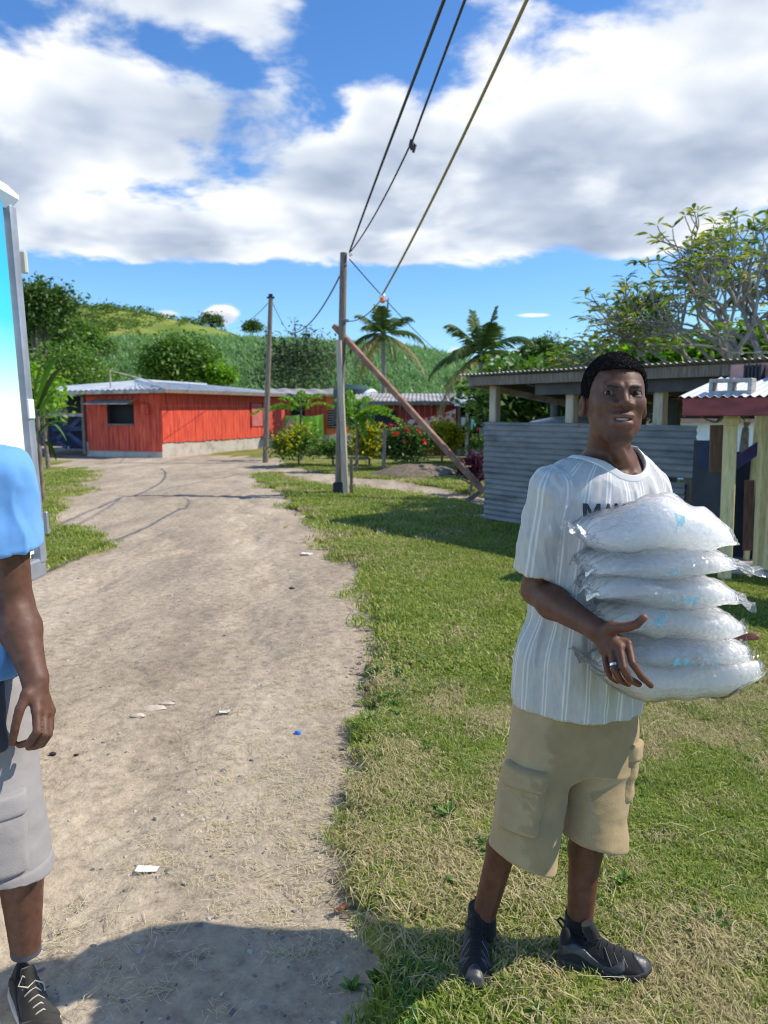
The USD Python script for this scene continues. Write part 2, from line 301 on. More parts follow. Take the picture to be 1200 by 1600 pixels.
v, f = grid(np.stack([GX, GY, RZ], -1), len(gx), len(gy))
keep = (SD.ravel()[f] > -.12).any(1) & (np.hypot(v[f[:, 0], 0], v[f[:, 0], 1]) < 75)
f = f[keep]; idx = np.unique(f); mp = np.zeros(len(v), int); mp[idx] = np.arange(len(idx))
solo('dirt_road', (v[idx], mp[f]), M_road, kind='structure', smooth=True)

def ground_z(x, y):
    X, Y = np.atleast_1d(np.asarray(x, float)), np.atleast_1d(np.asarray(y, float)); sd = road_sd(X, Y)
    return np.maximum(lawn_z(X, Y, sd), np.where(sd > -.12, road_z(X, Y, sd), -9)), sd

def leaves(c, g, L, W, up=.4, fold=.25, dirs=None):
    """One small folded leaf of four triangles' worth at each centre."""
    n = len(c); d = g.normal(size=(n, 3)); d[:, 2] = d[:, 2] * .6 + (up - .3) if dirs is None else 0
    if dirs is not None: d = dirs + g.normal(size=(n, 3)) * .3
    d /= np.linalg.norm(d, axis=1, keepdims=True); s = np.cross(d, g.normal(size=(n, 3)) * .6 + [0, 0, 1]); s /= np.linalg.norm(s, axis=1, keepdims=True) + 1e-9
    nn = np.cross(s, d); l = L * g.uniform(.6, 1.25, (n, 1)); w = W * g.uniform(.7, 1.2, (n, 1)) / 2
    a, b = c - d * l * .5, c + d * l * .5; m = c - d * l * .02; up_ = nn * w * fold
    v = np.stack([a, m + s * w + up_, b, m - s * w + up_], 1).reshape(-1, 3); i = np.arange(n)[:, None] * 4
    return v, np.vstack([i + [0, 1, 2], i + [0, 2, 3]])
# ---------------------------------------------------------------- grass
def tuft(seed, n, r, h, w, lean, curl=.5):
    g = np.random.default_rng(seed); vs, fs = [], []
    for k in range(n):
        a, rr = g.uniform(0, 6.28), r * math.sqrt(g.uniform()); b = np.array([rr * math.cos(a), rr * math.sin(a), -.004])
        d = g.uniform(0, 6.28); L = h * g.uniform(.55, 1.15); ln = lean * g.uniform(.2, 1.2); dirv = np.array([math.cos(d), math.sin(d), 0]); side = np.array([-math.sin(d), math.cos(d), 0]) * w * g.uniform(.7, 1.2) / 2
        p1 = b + dirv * L * ln * .45 + [0, 0, L * .6]; p2 = b + dirv * L * ln * (1 + curl * .3) + [0, 0, L * max(.06, 1 - ln * curl * .7)]
        m = len(vs); vs += [b - side, b + side, p1 + side * .8, p1 - side * .8, p2]; fs += [[m, m + 1, m + 2], [m, m + 2, m + 3], [m + 3, m + 2, m + 4]]
    return np.array(vs), np.array(fs)
M_g = [leafmat('grass_green', [(.09, .155, .018), (.165, .235, .03), (.25, .315, .055), (.36, .39, .11)], .3, .5), leafmat('grass_dry', [(.28, .24, .11), (.42, .35, .18), (.58, .50, .29), (.34, .32, .12)], .25, .6), leafmat('grass_lime', [(.20, .27, .035), (.30, .36, .06), (.40, .43, .12)], .3, .5)]
protos = [(tuft(1, 92, .068, .028, .0042, .9), M_g[0]), (tuft(2, 92, .068, .023, .004, 1.1), M_g[2]), (tuft(3, 84, .072, .03, .0034, 1.5, .9), M_g[1]), (tuft(4, 60, .07, .042, .0045, .8), M_g[0]), (tuft(5, 64, .075, .045, .003, 1.7, 1.0), M_g[1]),
          (tuft(6, 100, .17, .05, .008, .9), M_g[0]), (tuft(7, 100, .17, .045, .008, 1.0), M_g[2]), (tuft(8, 90, .17, .045, .007, 1.4, .9), M_g[1])]
def scatter_lawn(n, x0, x1, y0, y1, near):
    x, y = rng.uniform(x0, x1, n), rng.uniform(y0, y1, n)
    vis = np.abs(x) < .62 * y + .5; x, y = x[vis], y[vis]
    z, sd = ground_z(x, y); q = np.stack([x, y, x * 0], -1)
    m1 = meshkit.fbm(q * 1.3, 3, 21); m2 = meshkit.fbm(q * 5.5, 2, 22); u = rng.uniform(size=len(x))
    edge = np.clip((sd + .8) / .85, 0, 1) * (y < 9)        # towards the road the turf gets thin and patchy
    dens = np.where(sd < .02, 1 - edge * np.clip((m2 - .38) * 6, 0, 1) * .98, 0) * np.where(m2 + .25 * m1 > .72, .45, 1)
    keep = u < dens; x, y, z, m1, m2, edge = (a[keep] for a in (x, y, z, m1, m2, edge)); u = rng.uniform(size=len(x))
    dry = np.clip((m1 - .40) * 2.6 + (m2 - .5) * 1.6 + .10, .05, .8); dry = np.where(y > 5.5, dry * .6, dry * .8)
    lime = .5
    idx = np.where(u < dry, np.where(rng.uniform(size=len(x)) < .6, 2, 4), np.where(rng.uniform(size=len(x)) < lime, 1, np.where((rng.uniform(size=len(x)) < .22), 3, 0)))
    if not near: idx = np.where(u < dry, 7, np.where(rng.uniform(size=len(x)) < .6, 6, 5))
    return np.stack([x, y, z], -1), idx, rng.uniform(0, 6.28, len(x)), rng.uniform(.75, 1.25, len(x)) * np.where(edge > .3, 1.25, 1)
A = scatter_lawn(12000, -1.2, 3.0, 1.55, 4.4, True); B = scatter_lawn(9000, -6, 5, 4.4, 9.5, False); C = scatter_lawn(6500, -9, 9, 9.5, 24, False); C[3][:] *= 1.5
allp = [np.concatenate([a, b, c]) for a, b, c in zip(A, B, C)]
instancer('lawn_grass', protos, *allp, label='short mown lawn grass with dry straw patches beside the dirt road', cat='grass')
# little broad leaved weeds, mostly where the turf breaks up beside the road
def weed(seed, n, L):
    g = np.random.default_rng(seed); a = g.uniform(0, 6.28, n); d = np.stack([np.cos(a), np.sin(a), g.uniform(.15, .9, n)], 1); c = d * (L * .5) * g.uniform(.5, 1.3, (n, 1)) + [0, 0, .004]
    return leaves(c, g, L, L * .42, dirs=d)
M_weed = leafmat('weed_leaf', [(.05, .12, .02), (.09, .19, .03), (.15, .26, .05)], .25, .5)
n = 2600; y = 1.6 + 5 * rng.uniform(size=n) ** 1.3; x = rng.uniform(-.35, .55, n) * y; z, sd = ground_z(x, y); q = np.stack([x, y, x * 0], -1)
k = (sd < .06) & (rng.uniform(size=n) < np.where(sd > -.35, .55, .10) * np.clip((meshkit.fbm(q * 3.1, 2, 45) - .4) * 5, 0, 1))
instancer('lawn_weeds', [(weed(300 + i, 16, .034), M_weed) for i in range(4)], np.stack([x, y, z], -1)[k], rng.integers(0, 4, k.sum()), rng.uniform(0, 6.28, k.sum()), rng.uniform(.6, 1.5, k.sum()), label='small green broad leaved weeds along the ragged turf edge', cat='weeds')
# cut straw and pebbles lying on the road
def straw(seed, n, r):
    g = np.random.default_rng(seed); ms = []
    vs, fs = [], []
    for k in range(n):
        c = np.array([g.normal(0, r), g.normal(0, r), .003 + g.uniform(0, .006)]); a = g.uniform(0, 6.28); L = g.uniform(.008, .03); d = np.array([math.cos(a), math.sin(a), g.uniform(-.1, .25)]) * L; s = np.array([-math.sin(a), math.cos(a), 0]) * .0009
        m = len(vs); vs += [c - d - s, c - d + s, c + d + s, c + d - s]; fs += [[m, m + 1, m + 2], [m, m + 2, m + 3]]
    return np.array(vs), np.array(fs)
M_straw = leafmat('cut_straw', [(.42, .35, .22), (.55, .47, .31), (.62, .55, .39), (.38, .36, .2)], .15, .7)
n = 3000; y = rng.uniform(1.6, 5.5, n); x = rng.uniform(-1.5, .6, n); z, sd = ground_z(x, y); q = np.stack([x, y, x * 0], -1)
w = np.clip(1.15 - sd / .85, 0, 1) * np.clip((meshkit.fbm(q * 2.2, 3, 31) - .3) * 3.2, 0, 1) * np.clip((5.5 - y) / 2.2, 0, 1); k = (rng.uniform(size=n) < w) & (sd > -.25)
instancer('straw_litter', [(straw(1, 24, .035), M_straw), (straw(2, 14, .05), M_straw), (straw(3, 34, .028), M_straw)], np.stack([x, y, z + .002], -1)[k], rng.integers(0, 3, k.sum()), rng.uniform(0, 6.28, k.sum()), rng.uniform(.5, 1.0, k.sum()), label='dry grass cuttings strewn over the road edge', cat='straw')
M_peb = mat('pebble', (.3, .26, .21), .9, ramp3((.34, .29, .23), .6, 1.5), 9); M_peb2 = mat('grey_pebble', (.15, .145, .14), .9, ramp3((.15, .145, .14), .6, 1.5), 9); M_peb3 = mat('pale_pebble', (.42, .38, .32), .9, ramp3((.42, .38, .32), .8, 1.2), 9)
def pebble(seed):
    g = np.random.default_rng(seed); p = g.normal(size=(14, 3)); p /= np.linalg.norm(p, axis=1, keepdims=True); return hull(p * g.uniform(.8, 1.1, (14, 1)) * [1, .8, .5])
n = 16000; y = 1.6 + 9 * rng.uniform(size=n) ** 1.7; x = rng.uniform(-.62, .25, n) * y; z, sd = ground_z(x, y); q = np.stack([x, y, x * 0], -1)
k = (sd > 0) & (rng.uniform(size=n) < .12 + 1.6 * np.clip(meshkit.fbm(q * 1.2, 3, 41) - .5, 0, 1)); sc = (.003 + .013 * rng.uniform(size=n) ** 4)[k]
instancer('pebbles', [(pebble(s), [M_peb, M_peb2, M_peb3, M_peb2][s]) for s in range(4)], np.stack([x, y, z], -1)[k], rng.integers(0, 4, k.sum()), rng.uniform(0, 6.28, k.sum()), sc, label='loose pebbles and grit scattered on the dirt road', cat='gravel')
# crumbling soil clods along the turf edge
M_clod = mat('clod', (.16, .12, .085), .95, ramp3((.17, .13, .09), .5, 1.6), 14, bump=.8)
n = 3600; y = rng.uniform(2.2, 7.2, n); x = rng.uniform(-.6, .4, n); z, sd = ground_z(x, y); k = (np.abs(sd + .02) < .16) & (rng.uniform(size=n) < .5)
instancer('soil_clods', [(pebble(s + 20), M_clod) for s in range(4)], np.stack([x, y, z], -1)[k], rng.integers(0, 4, k.sum()), rng.uniform(0, 6.28, k.sum()), (.006 + .022 * rng.uniform(size=n) ** 3)[k], label='crumbled dark soil along the broken turf edge', cat='soil')

# ---------------------------------------------------------------- hills
def ridge_mesh(D0, D1, D2, prof, seed, rough, ny=60):
    """Ground that rises from depth D0 to a ridge at D1 (heights from where the ridge stands against the sky) and falls to D2."""
    px = np.array([p[0] for p in prof], float); X1 = (px - 600) / F * D1; Z1 = CAM_H + D1 * (645 - np.array([p[1] for p in prof], float)) / F
    xs = np.linspace(X1.min(), X1.max(), 260); t = np.concatenate([np.linspace(0, 1, ny), np.linspace(1, 2, 14)[1:]])
    Y = np.where(t < 1, D0 + (D1 - D0) * t, D1 + (D2 - D1) * (t - 1)); zz = np.interp(xs, X1, Z1)
    S, X = np.meshgrid(t, xs, indexing='ij'); Yg = np.repeat(Y[:, None], len(xs), 1)
    h = np.where(S < 1, np.sin(np.clip(S, 0, 1) * np.pi / 2) ** 1.25, np.cos((S - 1) * np.pi / 2 * .9))
    q = np.stack([X, Yg, X * 0], -1)
    Z = zz[None] * h + rough * (meshkit.fbm(q / 14, 4, seed) - .5) * np.clip(S * 3, 0, 1) - .4
    return np.stack([X, Yg, Z], -1), len(t), len(xs)
M_hill = mat('hill_grass', (.10, .14, .035), .95, [(.28, (.07, .12, .025)), (.42, (.12, .18, .035)), (.52, (.21, .25, .055)), (.68, (.30, .30, .085))], .055, 8.0, stretch=(1, 1, 1.6), bump=.9, bscale=.6, spec=.1)
M_cane0 = mat('cane_soil', (.07, .115, .04), .95, [(.3, (.045, .085, .025)), (.6, (.10, .155, .055))], .3, 6.0, spec=.1)
hillA, na, nb = ridge_mesh(95, 185, 320, [(-900, 470), (-400, 430), (-100, 440), (35, 468), (90, 482), (140, 492), (200, 496), (250, 500), (300, 506), (345, 514), (380, 526), (412, 544), (450, 566), (500, 590), (560, 615), (700, 635), (1000, 640)], 61, 3.0)
solo('grass_hill', grid(hillA, na, nb), M_hill, kind='structure', smooth=True)
hillB, nc, nd = ridge_mesh(52, 104, 150, [(-900, 560), (-300, 560), (100, 556), (200, 546), (320, 545), (420, 548), (500, 552), (560, 554), (600, 556), (640, 560), (680, 568), (720, 580), (750, 592), (800, 606), (860, 620), (960, 634), (1100, 640), (1600, 642)], 62, .6)
solo('cane_hill', grid(hillB, nc, nd), M_cane0, kind='structure', smooth=True)
def surf_z(S, x, y):
    from scipy.interpolate import griddata
    p = S.reshape(-1, 3); return griddata(p[:, :2], p[:, 2], np.stack([x, y], -1), 'linear', fill_value=0)
M_cane = leafmat('cane_leaf', [(.12, .24, .075), (.18, .32, .11), (.25, .39, .155), (.33, .45, .21)], .3, .4)
n = 15000; y = rng.uniform(56, 108, n); x = rng.uniform(-.52, .42, n) * y; z = surf_z(hillB, x, y); k = z > .2
instancer('sugar_cane', [(tuft(70 + i, 16, .55, 2.1, .16, .75, 1.1), M_cane) for i in range(4)], np.stack([x, y, z], -1)[k], rng.integers(0, 4, k.sum()), rng.uniform(0, 6.28, k.sum()), rng.uniform(.6, 1.1, k.sum()), label='dense green sugar cane covering the low hill behind the houses', cat='sugar cane')
M_bushy = leafmat('hill_scrub_leaf', [(.05, .11, .02), (.09, .17, .03), (.14, .22, .04), (.22, .26, .06)], .25, .6)
def shrubclump(seed, n=70):
    g = np.random.default_rng(seed); c = g.normal(size=(n, 3)); c /= np.linalg.norm(c, axis=1, keepdims=True); c = c * g.uniform(.5, 1, (n, 1)) * [1, 1, .7] + [0, 0, .4]
    return leaves(c, g, .34, .26)
n = 2600; y = rng.uniform(100, 186, n); x = rng.uniform(-.62, .0, n) * y; z = surf_z(hillA, x, y); m = meshkit.fbm(np.stack([x / 30, y / 30, x * 0], -1), 3, 77) + np.clip((-x / y - .22) * 1.6, -.3, .5)
k = (z > .5) & (rng.uniform(size=n) < np.clip((m - .42) * 2.0, .02, .7))
instancer('hill_scrub', [(shrubclump(80 + i), M_bushy) for i in range(4)], np.stack([x, y, z - .1], -1)[k], rng.integers(0, 4, k.sum()), rng.uniform(0, 6.28, k.sum()), rng.uniform(.5, 1.8, k.sum()) * np.where(x[k] / y[k] < -.40, 1.3, 1), label='green scrub and low bushes over the slope of the far hill', cat='scrub')
# ---------------------------------------------------------------- delivery truck at the left edge
M_panel = usdkit.material(stage, '/World/Looks/truck_print', {     # the printed side: cyan at the top, fading to white
    'g': ('geometry', {}), 'x': ('separate_xyz', {}), 'mr': ('map_range', {'from_min': 1.2, 'from_max': 2.6, 'to_min': 0.0, 'to_max': 1.0, 'clamp': True}),
    'r': ('rgb_ramp', {'ramp': [(0, (.80, .83, .85)), (.30, (.78, .84, .86)), (.48, (.30, .72, .82)), (.62, (.05, .58, .74)), (.8, (.02, .45, .66)), (1, (.015, .32, .56))]}), 'p': ('principled_bsdf', {'roughness': .3, 'coat_weight': .3})},
    [('g.position', 'x.vector'), ('x.z', 'mr.value'), ('mr.result', 'r.fac'), ('r.color', 'p.base_color')], surface='p.BSDF')
M_alu = mat('aluminium', (.36, .38, .42), .45, ramp3((.36, .38, .42), .8, 1.2), 5, metal=.5); M_trw = mat('truck_white', (.78, .79, .80), .35); M_tyre = mat('tyre', (.02, .02, .021), .85); M_cream = mat('cream_lamp', (.55, .50, .40), .3)
TX = -1.825; ty0, ty1, tz0, tz1 = -2.2, 4.0, .82, 2.68; lean = .03
def tl(x, y, z): return np.array([x + (-(z - 1.7)) * lean * 1.0, y, z])      # the body leans a little on the cambered road
def tbox(c, s, ch=0.0):
    v, f = box((0, 0, 0), s, ch=ch); v = v + c; v = v.copy(); v[:, 0] -= (v[:, 2] - 1.7) * lean; return v, f
truck = thing('delivery_truck', 'white box truck with a cyan to white printed side at the left edge', 'truck', [TX - 1, 1.0, 0])
part(truck, 'side_panel', tbox((TX - .02, (ty0 + ty1) / 2 - .06, (tz0 + tz1) / 2), (.03, ty1 - ty0 - .14, tz1 - tz0 - .12)), M_panel)
part(truck, 'box_body', tbox((TX - 1.02, (ty0 + ty1) / 2, (tz0 + tz1) / 2), (1.92, ty1 - ty0 - .05, tz1 - tz0 - .06), ch=.02), M_trw)
part(truck, 'corner_post', tbox((TX - .025, ty1 - .035, (tz0 + tz1) / 2 - .03), (.06, .06, tz1 - tz0 - .05), ch=.008), M_alu); part(truck, 'corner_post', tbox((TX - .025, ty0 + .05, (tz0 + tz1) / 2), (.06, .1, tz1 - tz0 - .05)), M_alu)
part(truck, 'roof_cap', tbox((TX - 1.0, (ty0 + ty1) / 2, tz1 - .015), (2.06, ty1 - ty0 + .05, .12), ch=.05), M_trw)
part(truck, 'floor_rail', tbox((TX - .03, (ty0 + ty1) / 2, tz0 - .03), (.05, ty1 - ty0, .10), ch=.01), M_alu)
part(truck, 'hinge', tbox((TX + .01, ty1 + .015, 2.36), (.03, .03, .11), ch=.006), M_cream); part(truck, 'hinge', tbox((TX + .01, ty1 + .01, 1.02), (.02, .02, .12), ch=.004), M_alu); part(truck, 'reflector', tbox((TX + .008, ty1 - .05, 1.62), (.012, .06, .10), ch=.003), M_trw)
M_print = mat('truck_lettering', (.03, .30, .62), .4)
for z in (.90,): part(truck, 'lettering', tbox((TX + .0005, ty1 - .42, z), (.006, .34, .055)), M_print)
part(truck, 'rear_door', tbox((TX - 1.0, ty1 + .005, 1.7), (1.8, .05, 1.75)), M_trw)
part(truck, 'chassis', tbox((TX - 1.0, 1.2, .58), (.9, 7.0, .2)), M_tyre)
part(truck, 'cab', tbox((TX - 1.0, -3.1, 1.25), (1.8, 1.5, 1.5), ch=.12), M_trw)
for y in (2.9, -3.0):
    for x in (TX - .18, TX - 1.82):
        wv = part(truck, 'wheel', tube([(x - .11, y, .40), (x - .09, y, .40), (x + .09, y, .40), (x + .11, y, .40)], [.36, .40, .40, .36], 28), M_tyre, smooth=40); part(wv, 'rim', tube([(x - .115, y, .40), (x + .115, y, .40)], .22, 20), M_alu, smooth=40)
# ---------------------------------------------------------------- building materials
M_tin = mat('roof_tin', (.42, .47, .52), .38, [(.3, (.34, .38, .42)), (.5, (.46, .50, .54)), (.72, (.55, .58, .6))], 1.3, 5.0, spec=.5, metal=.25, stretch=(1, 1, 1))
M_tinrust = mat('old_roof_tin', (.35, .33, .32), .55, [(.32, (.16, .10, .07)), (.45, (.30, .28, .27)), (.65, (.46, .45, .44))], 1.1, 6.0, metal=.2)
M_red = mat('red_paint', (.50, .055, .028), .75, [(.25, (.16, .018, .012)), (.38, (.38, .03, .016)), (.5, (.54, .055, .022)), (.62, (.62, .085, .032)), (.75, (.64, .18, .085))], 2.6, 8.0, stretch=(5, 5, .55))
M_reddk = mat('red_paint_dull', (.30, .03, .03), .8, ramp3((.30, .032, .03), .6, 1.3), 3, stretch=(5, 5, .8))
M_block = mat('plaster_grey', (.42, .38, .33), .9, [(.3, (.17, .145, .115)), (.45, (.36, .32, .27)), (.6, (.44, .40, .35)), (.75, (.30, .25, .19))], 1.9, 7.0, bump=.4)
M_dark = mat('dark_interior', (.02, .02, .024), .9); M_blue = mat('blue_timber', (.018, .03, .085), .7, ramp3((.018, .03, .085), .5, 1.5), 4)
M_pale = mat('weathered_plank', (.40, .32, .27), .8, [(.3, (.22, .165, .13)), (.5, (.38, .31, .26)), (.7, (.52, .45, .40))], 5, 6.0, stretch=(1, 1, 1))
M_wood = mat('old_timber', (.16, .12, .09), .85, [(.3, (.08, .06, .045)), (.5, (.16, .125, .095)), (.7, (.25, .205, .16))], 4.0, 6.0, stretch=(9, 9, 1), bump=.5)
M_pole = mat('pole_wood', (.20, .175, .15), .85, [(.3, (.085, .065, .048)), (.5, (.165, .13, .10)), (.7, (.25, .21, .17))], 6.0, 6.0, stretch=(9, 9, .7), bump=.6)
M_brace = mat('brace_timber', (.22, .11, .075), .8, [(.3, (.12, .055, .035)), (.5, (.23, .115, .075)), (.7, (.34, .2, .14))], 5, 6.0, bump=.4)
M_palepost = mat('pale_timber', (.42, .34, .25), .8, [(.3, (.28, .22, .155)), (.5, (.42, .345, .25)), (.7, (.52, .44, .34))], 5, 6.0, stretch=(8, 8, .6), bump=.4)
M_yel = mat('yellow_post_paint', (.55, .45, .22), .7, [(.26, (.14, .095, .04)), (.36, (.48, .38, .17)), (.55, (.62, .51, .25)), (.75, (.68, .58, .33))], 9.0, 7.0, stretch=(5, 5, .7), bump=.5)
M_gal = mat('galvanised_iron', (.28, .29, .30), .5, [(.26, (.075, .073, .07)), (.42, (.14, .14, .138)), (.6, (.20, .20, .195)), (.70, (.16, .135, .11)), (.8, (.15, .075, .04))], 2.2, 7.0, metal=.15, stretch=(1, 1, 3))
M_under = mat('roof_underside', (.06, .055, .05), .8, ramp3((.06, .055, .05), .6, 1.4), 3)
M_maroon = mat('maroon_paint', (.22, .035, .035), .6, ramp3((.23, .037, .037), .6, 1.35), 5, 6, stretch=(1, 1, 3))
M_white_tin = mat('white_roof_tin', (.70, .72, .74), .4, [(.3, (.55, .57, .6)), (.6, (.74, .76, .78))], 3, 5)
M_conc = mat('concrete', (.33, .31, .28), .92, [(.3, (.20, .185, .165)), (.5, (.33, .31, .28)), (.7, (.43, .41, .37))], 14, 7, bump=.8)
M_whitepaint = mat('white_paint', (.74, .75, .76), .55, ramp3((.74, .75, .76), .88, 1.06), 6)
M_pink = mat('pink_fascia', (.45, .22, .2), .7, ramp3((.45, .22, .2), .8, 1.2), 6)
M_brown = mat('brown_board', (.13, .07, .045), .8, ramp3((.13, .07, .045), .6, 1.5), 6, stretch=(6, 6, 1)); M_navy = mat('navy_sheet', (.02, .023, .034), .6, ramp3((.02, .023, .034), .6, 1.6), 4)
M_purple = mat('purple_board', (.045, .03, .13), .6, ramp3((.045, .03, .13), .6, 1.4), 8)
M_lime = usdkit.material(stage, '/World/Looks/lime_cloth', {'p': ('principled_bsdf', {'base_color': (.42, .75, .08), 'roughness': .8}), 't': ('translucent_bsdf', {'color': (.42, .75, .08)}), 'x': ('mix_closure', {'fac': .35})}, [('p.BSDF', 'x.closure1'), ('t.BSDF', 'x.closure2')], surface='x.closure')
M_orange = mat('orange_cloth', (.65, .16, .04), .85, ramp3((.65, .16, .04), .8, 1.2), 3)
M_glass = mat('dark_glass', (.02, .025, .03), .12)

# ---------------------------------------------------------------- the red house with the low tin roof
def hd(a): return np.array([math.cos(a), math.sin(a), 0])
HA = np.array([-8.0, 27.6, 0.0]); along = unit([5.2, 14.6, 0]); side = np.array([-along[1], along[0], 0]); HL, HW = 9.8, 7.2; Z0, Z1 = .52, 2.40
house = thing('red_house', 'long red timber house with pale tin roof beside the bend of the road', 'house', HA + along * HL / 2 + side * HW / 2)
out_r, out_f = -side, -along            # outward: the sunny long side and the shaded short end
part(house, 'foundation', box(HA + along * HL / 2 + side * 1.7 + [0, 0, .24], (HL, 3.36, .56), along, side), M_block)
part(house, 'foundation', box(HA + along * (HL / 2 + 1.6) + side * 4.9 + [0, 0, .14], (HL - 3.2, 3.0, .36), along, side), M_block)
g = np.random.default_rng(11); w = .235
for k in range(int(HL / w)):
    c = HA + along * (k + .5) * w; j = g.uniform(-.006, .006); z1 = Z1 - g.uniform(0, .05)
    part(house, 'wall_board', box(c + out_r * (.012 + j) + [0, 0, (Z0 + z1) / 2 + g.uniform(-.02, .02)], (w - .012, .03, z1 - Z0), along, side), M_red)
part(house, 'wall', box(HA + along * HL / 2 + side * .06 + [0, 0, (Z0 + Z1) / 2], (HL - .04, .08, Z1 - Z0), along, side), M_reddk)
for k in range(int(3.35 / w)):
    c = HA + side * (k + .5) * w; x = (k + .5) * w
    win = 1.25 < x < 2.42
    for a, b in ((.20, 1.18), (1.92, Z1 - .02)) if win else ((.20, Z1 - .02),):
        part(house, 'wall_board', box(c + out_f * (.012 + g.uniform(-.006, .006)) + [0, 0, (a + b) / 2], (w - .012, .03, b - a), side, along), M_red)
part(house, 'wall', cat_(box(HA + side * .55 + along * .06 + [0, 0, 1.45], (1.1, .08, 1.9), side, along), box(HA + side * 2.95 + along * .06 + [0, 0, 1.45], (.9, .08, 1.9), side, along)), M_reddk)
wn = part(house, 'window', box(HA + side * 1.84 + along * .35 + [0, 0, 1.55], (1.3, .1, .8), side, along), M_dark); 
for z in (1.17, 1.93): part(wn, 'frame', box(HA + side * 1.84 + out_f * .03 + [0, 0, z], (1.3, .07, .06), side, along), M_wood)
part(house, 'awning', box(HA + side * 1.95 + out_f * .34 + [0, 0, 2.0], (1.9, .62, .03), side, unit(along + np.array([0, 0, .28]))), M_pale)
part(house, 'meter_box', box(HA + side * .62 + out_f * .09 + [0, 0, 1.75], (.34, .14, .38), side, along, ch=.015), M_red)
sh = part(house, 'shutter', box(HA + along * 6.9 + out_r * .05 + [0, 0, 1.5], (.95, .04, .98), along, side), mat('shutter_pink', (.42, .11, .09), .8, ramp3((.42, .11, .09), .75, 1.2), 5))
for d in (-.52, .52): part(sh, 'frame', box(HA + along * (6.9 + d) + out_r * .06 + [0, 0, 1.5], (.06, .06, 1.08), along, side), M_reddk)
# the open lean-to at the far end, full of blue timber
for k, x in enumerate((3.45, 5.2, 6.35)): part(house, 'post', box(HA + side * x + [0, 0, 1.25], (.12, .12, 2.4), side, along), M_wood)
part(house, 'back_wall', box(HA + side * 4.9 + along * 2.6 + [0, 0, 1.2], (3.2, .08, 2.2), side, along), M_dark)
part(house, 'rail', beam(HA + side * 3.4 + out_f * .05 + [0, 0, 1.52], HA + side * 6.4 + out_f * .05 + [0, 0, 1.55], .05, .12), M_pale)
for a, b in (((3.5, .35), (5.3, 1.45)), ((5.2, .35), (3.6, 1.45)), ((4.4, .3), (6.2, 1.2)), ((3.5, 1.0), (6.3, .95))):
    part(house, 'blue_beam', beam(HA + side * a[0] + along * .1 + [0, 0, a[1]], HA + side * b[0] + along * .1 + [0, 0, b[1]], .06, .16), M_blue)
part(house, 'blue_panel', box(HA + side * 4.9 + along * .55 + [0, 0, .7], (2.7, .04, .8), side, along), M_blue)
# hip roof of tin
ov = .55; E = lambda a, b, z: HA + along * a + side * b + np.array([0, 0, z])
zr, ze = 2.92, 2.50; c0, c1, c2, c3 = E(-ov, -ov, ze - .06), E(HL + ov, -ov, ze), E(HL + ov, HW + ov, ze - .1), E(-ov, HW + ov, ze - .12); r0, r1 = E(3.3, HW / 2, zr), E(HL - 1.2, HW / 2, zr)
def roofpanel(a, b, c, d, n, m):
    """A tin plane between eave a-b and ridge d-c, ribbed."""
    s = np.linspace(0, 1, n * 6 + 1); t = np.linspace(0, 1, 3); S, Tt = np.meshgrid(s, t, indexing='ij')
    lo, hi = a + (b - a) * S[..., None], d + (c - d) * S[..., None]; q = lo + (hi - lo) * Tt[..., None]; nn = unit(np.cross(b - a, d - a)); nn = nn if nn[2] > 0 else -nn
    q = q + nn * (.018 * np.sin(S * n * 2 * np.pi))[..., None]; return slab(q, len(s), 3, (0, 0, -.012))
for a, b, c, d, n in ((c0, c1, r1, r0, 80), (c3, c0, r0, r0, 34), (c1, c2, r1, r1, 34), (c2, c3, r0, r1, 80)): part(house, 'roof_sheet', roofpanel(a, b, c, d, n, 3), M_tin, smooth=20)
part(house, 'ridge_cap', tube([r0 + [0, 0, .02], r1 + [0, 0, .02]], .06, 8), M_tin)
part(house, 'hip_cap', tube([c0 + [0, 0, .03], r0 + [0, 0, .03]], .05, 8), M_tin); part(house, 'fascia', beam(c0 + [.03, .03, -.08], c1 + [0, 0, -.09], .03, .13), M_wood); part(house, 'fascia', beam(c0 + [.03, .03, -.08], c3 + [0, 0, -.09], .03, .13), M_pale)
for k in range(6): part(house, 'rafter', beam(E(.3 + 1.8 * k, -ov + .05, ze - .1), E(.3 + 1.8 * k, .6, ze + .02), .06, .12), M_wood)
part(house, 'aerial', cat_(tube([E(-.2, 2.0, ze), E(-.2, 2.0, ze + .62)], .03, 6), tube([E(-.2, 2.0, ze + .62), E(1.5, .6, ze + .1)], .02, 6)), M_pale)
# ---------------------------------------------------------------- the lower annexe with the lime cloth
AX = P(428, 690, 41.5); AX[2] = 0
ann = thing('annexe', 'low red and orange annexe with rusty roof, behind the thin pole', 'house', AX)
ex = unit([1, .16, 0]); ey = np.array([-ex[1], ex[0], 0])
for k in range(int(4.2 / .24)):
    if 4 <= k <= 6: continue
    part(ann, 'wall_board', box(AX + ex * (k + .5) * .24 + [0, 0, 1.4], (.23, .05, 2.2), ex, ey), M_red if k < 12 else M_orange)
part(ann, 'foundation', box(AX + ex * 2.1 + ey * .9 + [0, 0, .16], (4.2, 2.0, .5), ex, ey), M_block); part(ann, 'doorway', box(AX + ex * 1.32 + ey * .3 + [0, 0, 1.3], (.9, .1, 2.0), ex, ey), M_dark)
top = np.array([[AX + ex * (-.4 + 5.6 * s) + ey * (-.5 + 4 * t) + np.array([0, 0, 2.62 + .38 * t + .03 * math.sin(s * 40)]) for t in (0, .5, 1)] for s in np.linspace(0, 1, 60)])
part(ann, 'roof_sheet', slab(top, 60, 3, (0, 0, -.02)), M_tinrust, smooth=20)
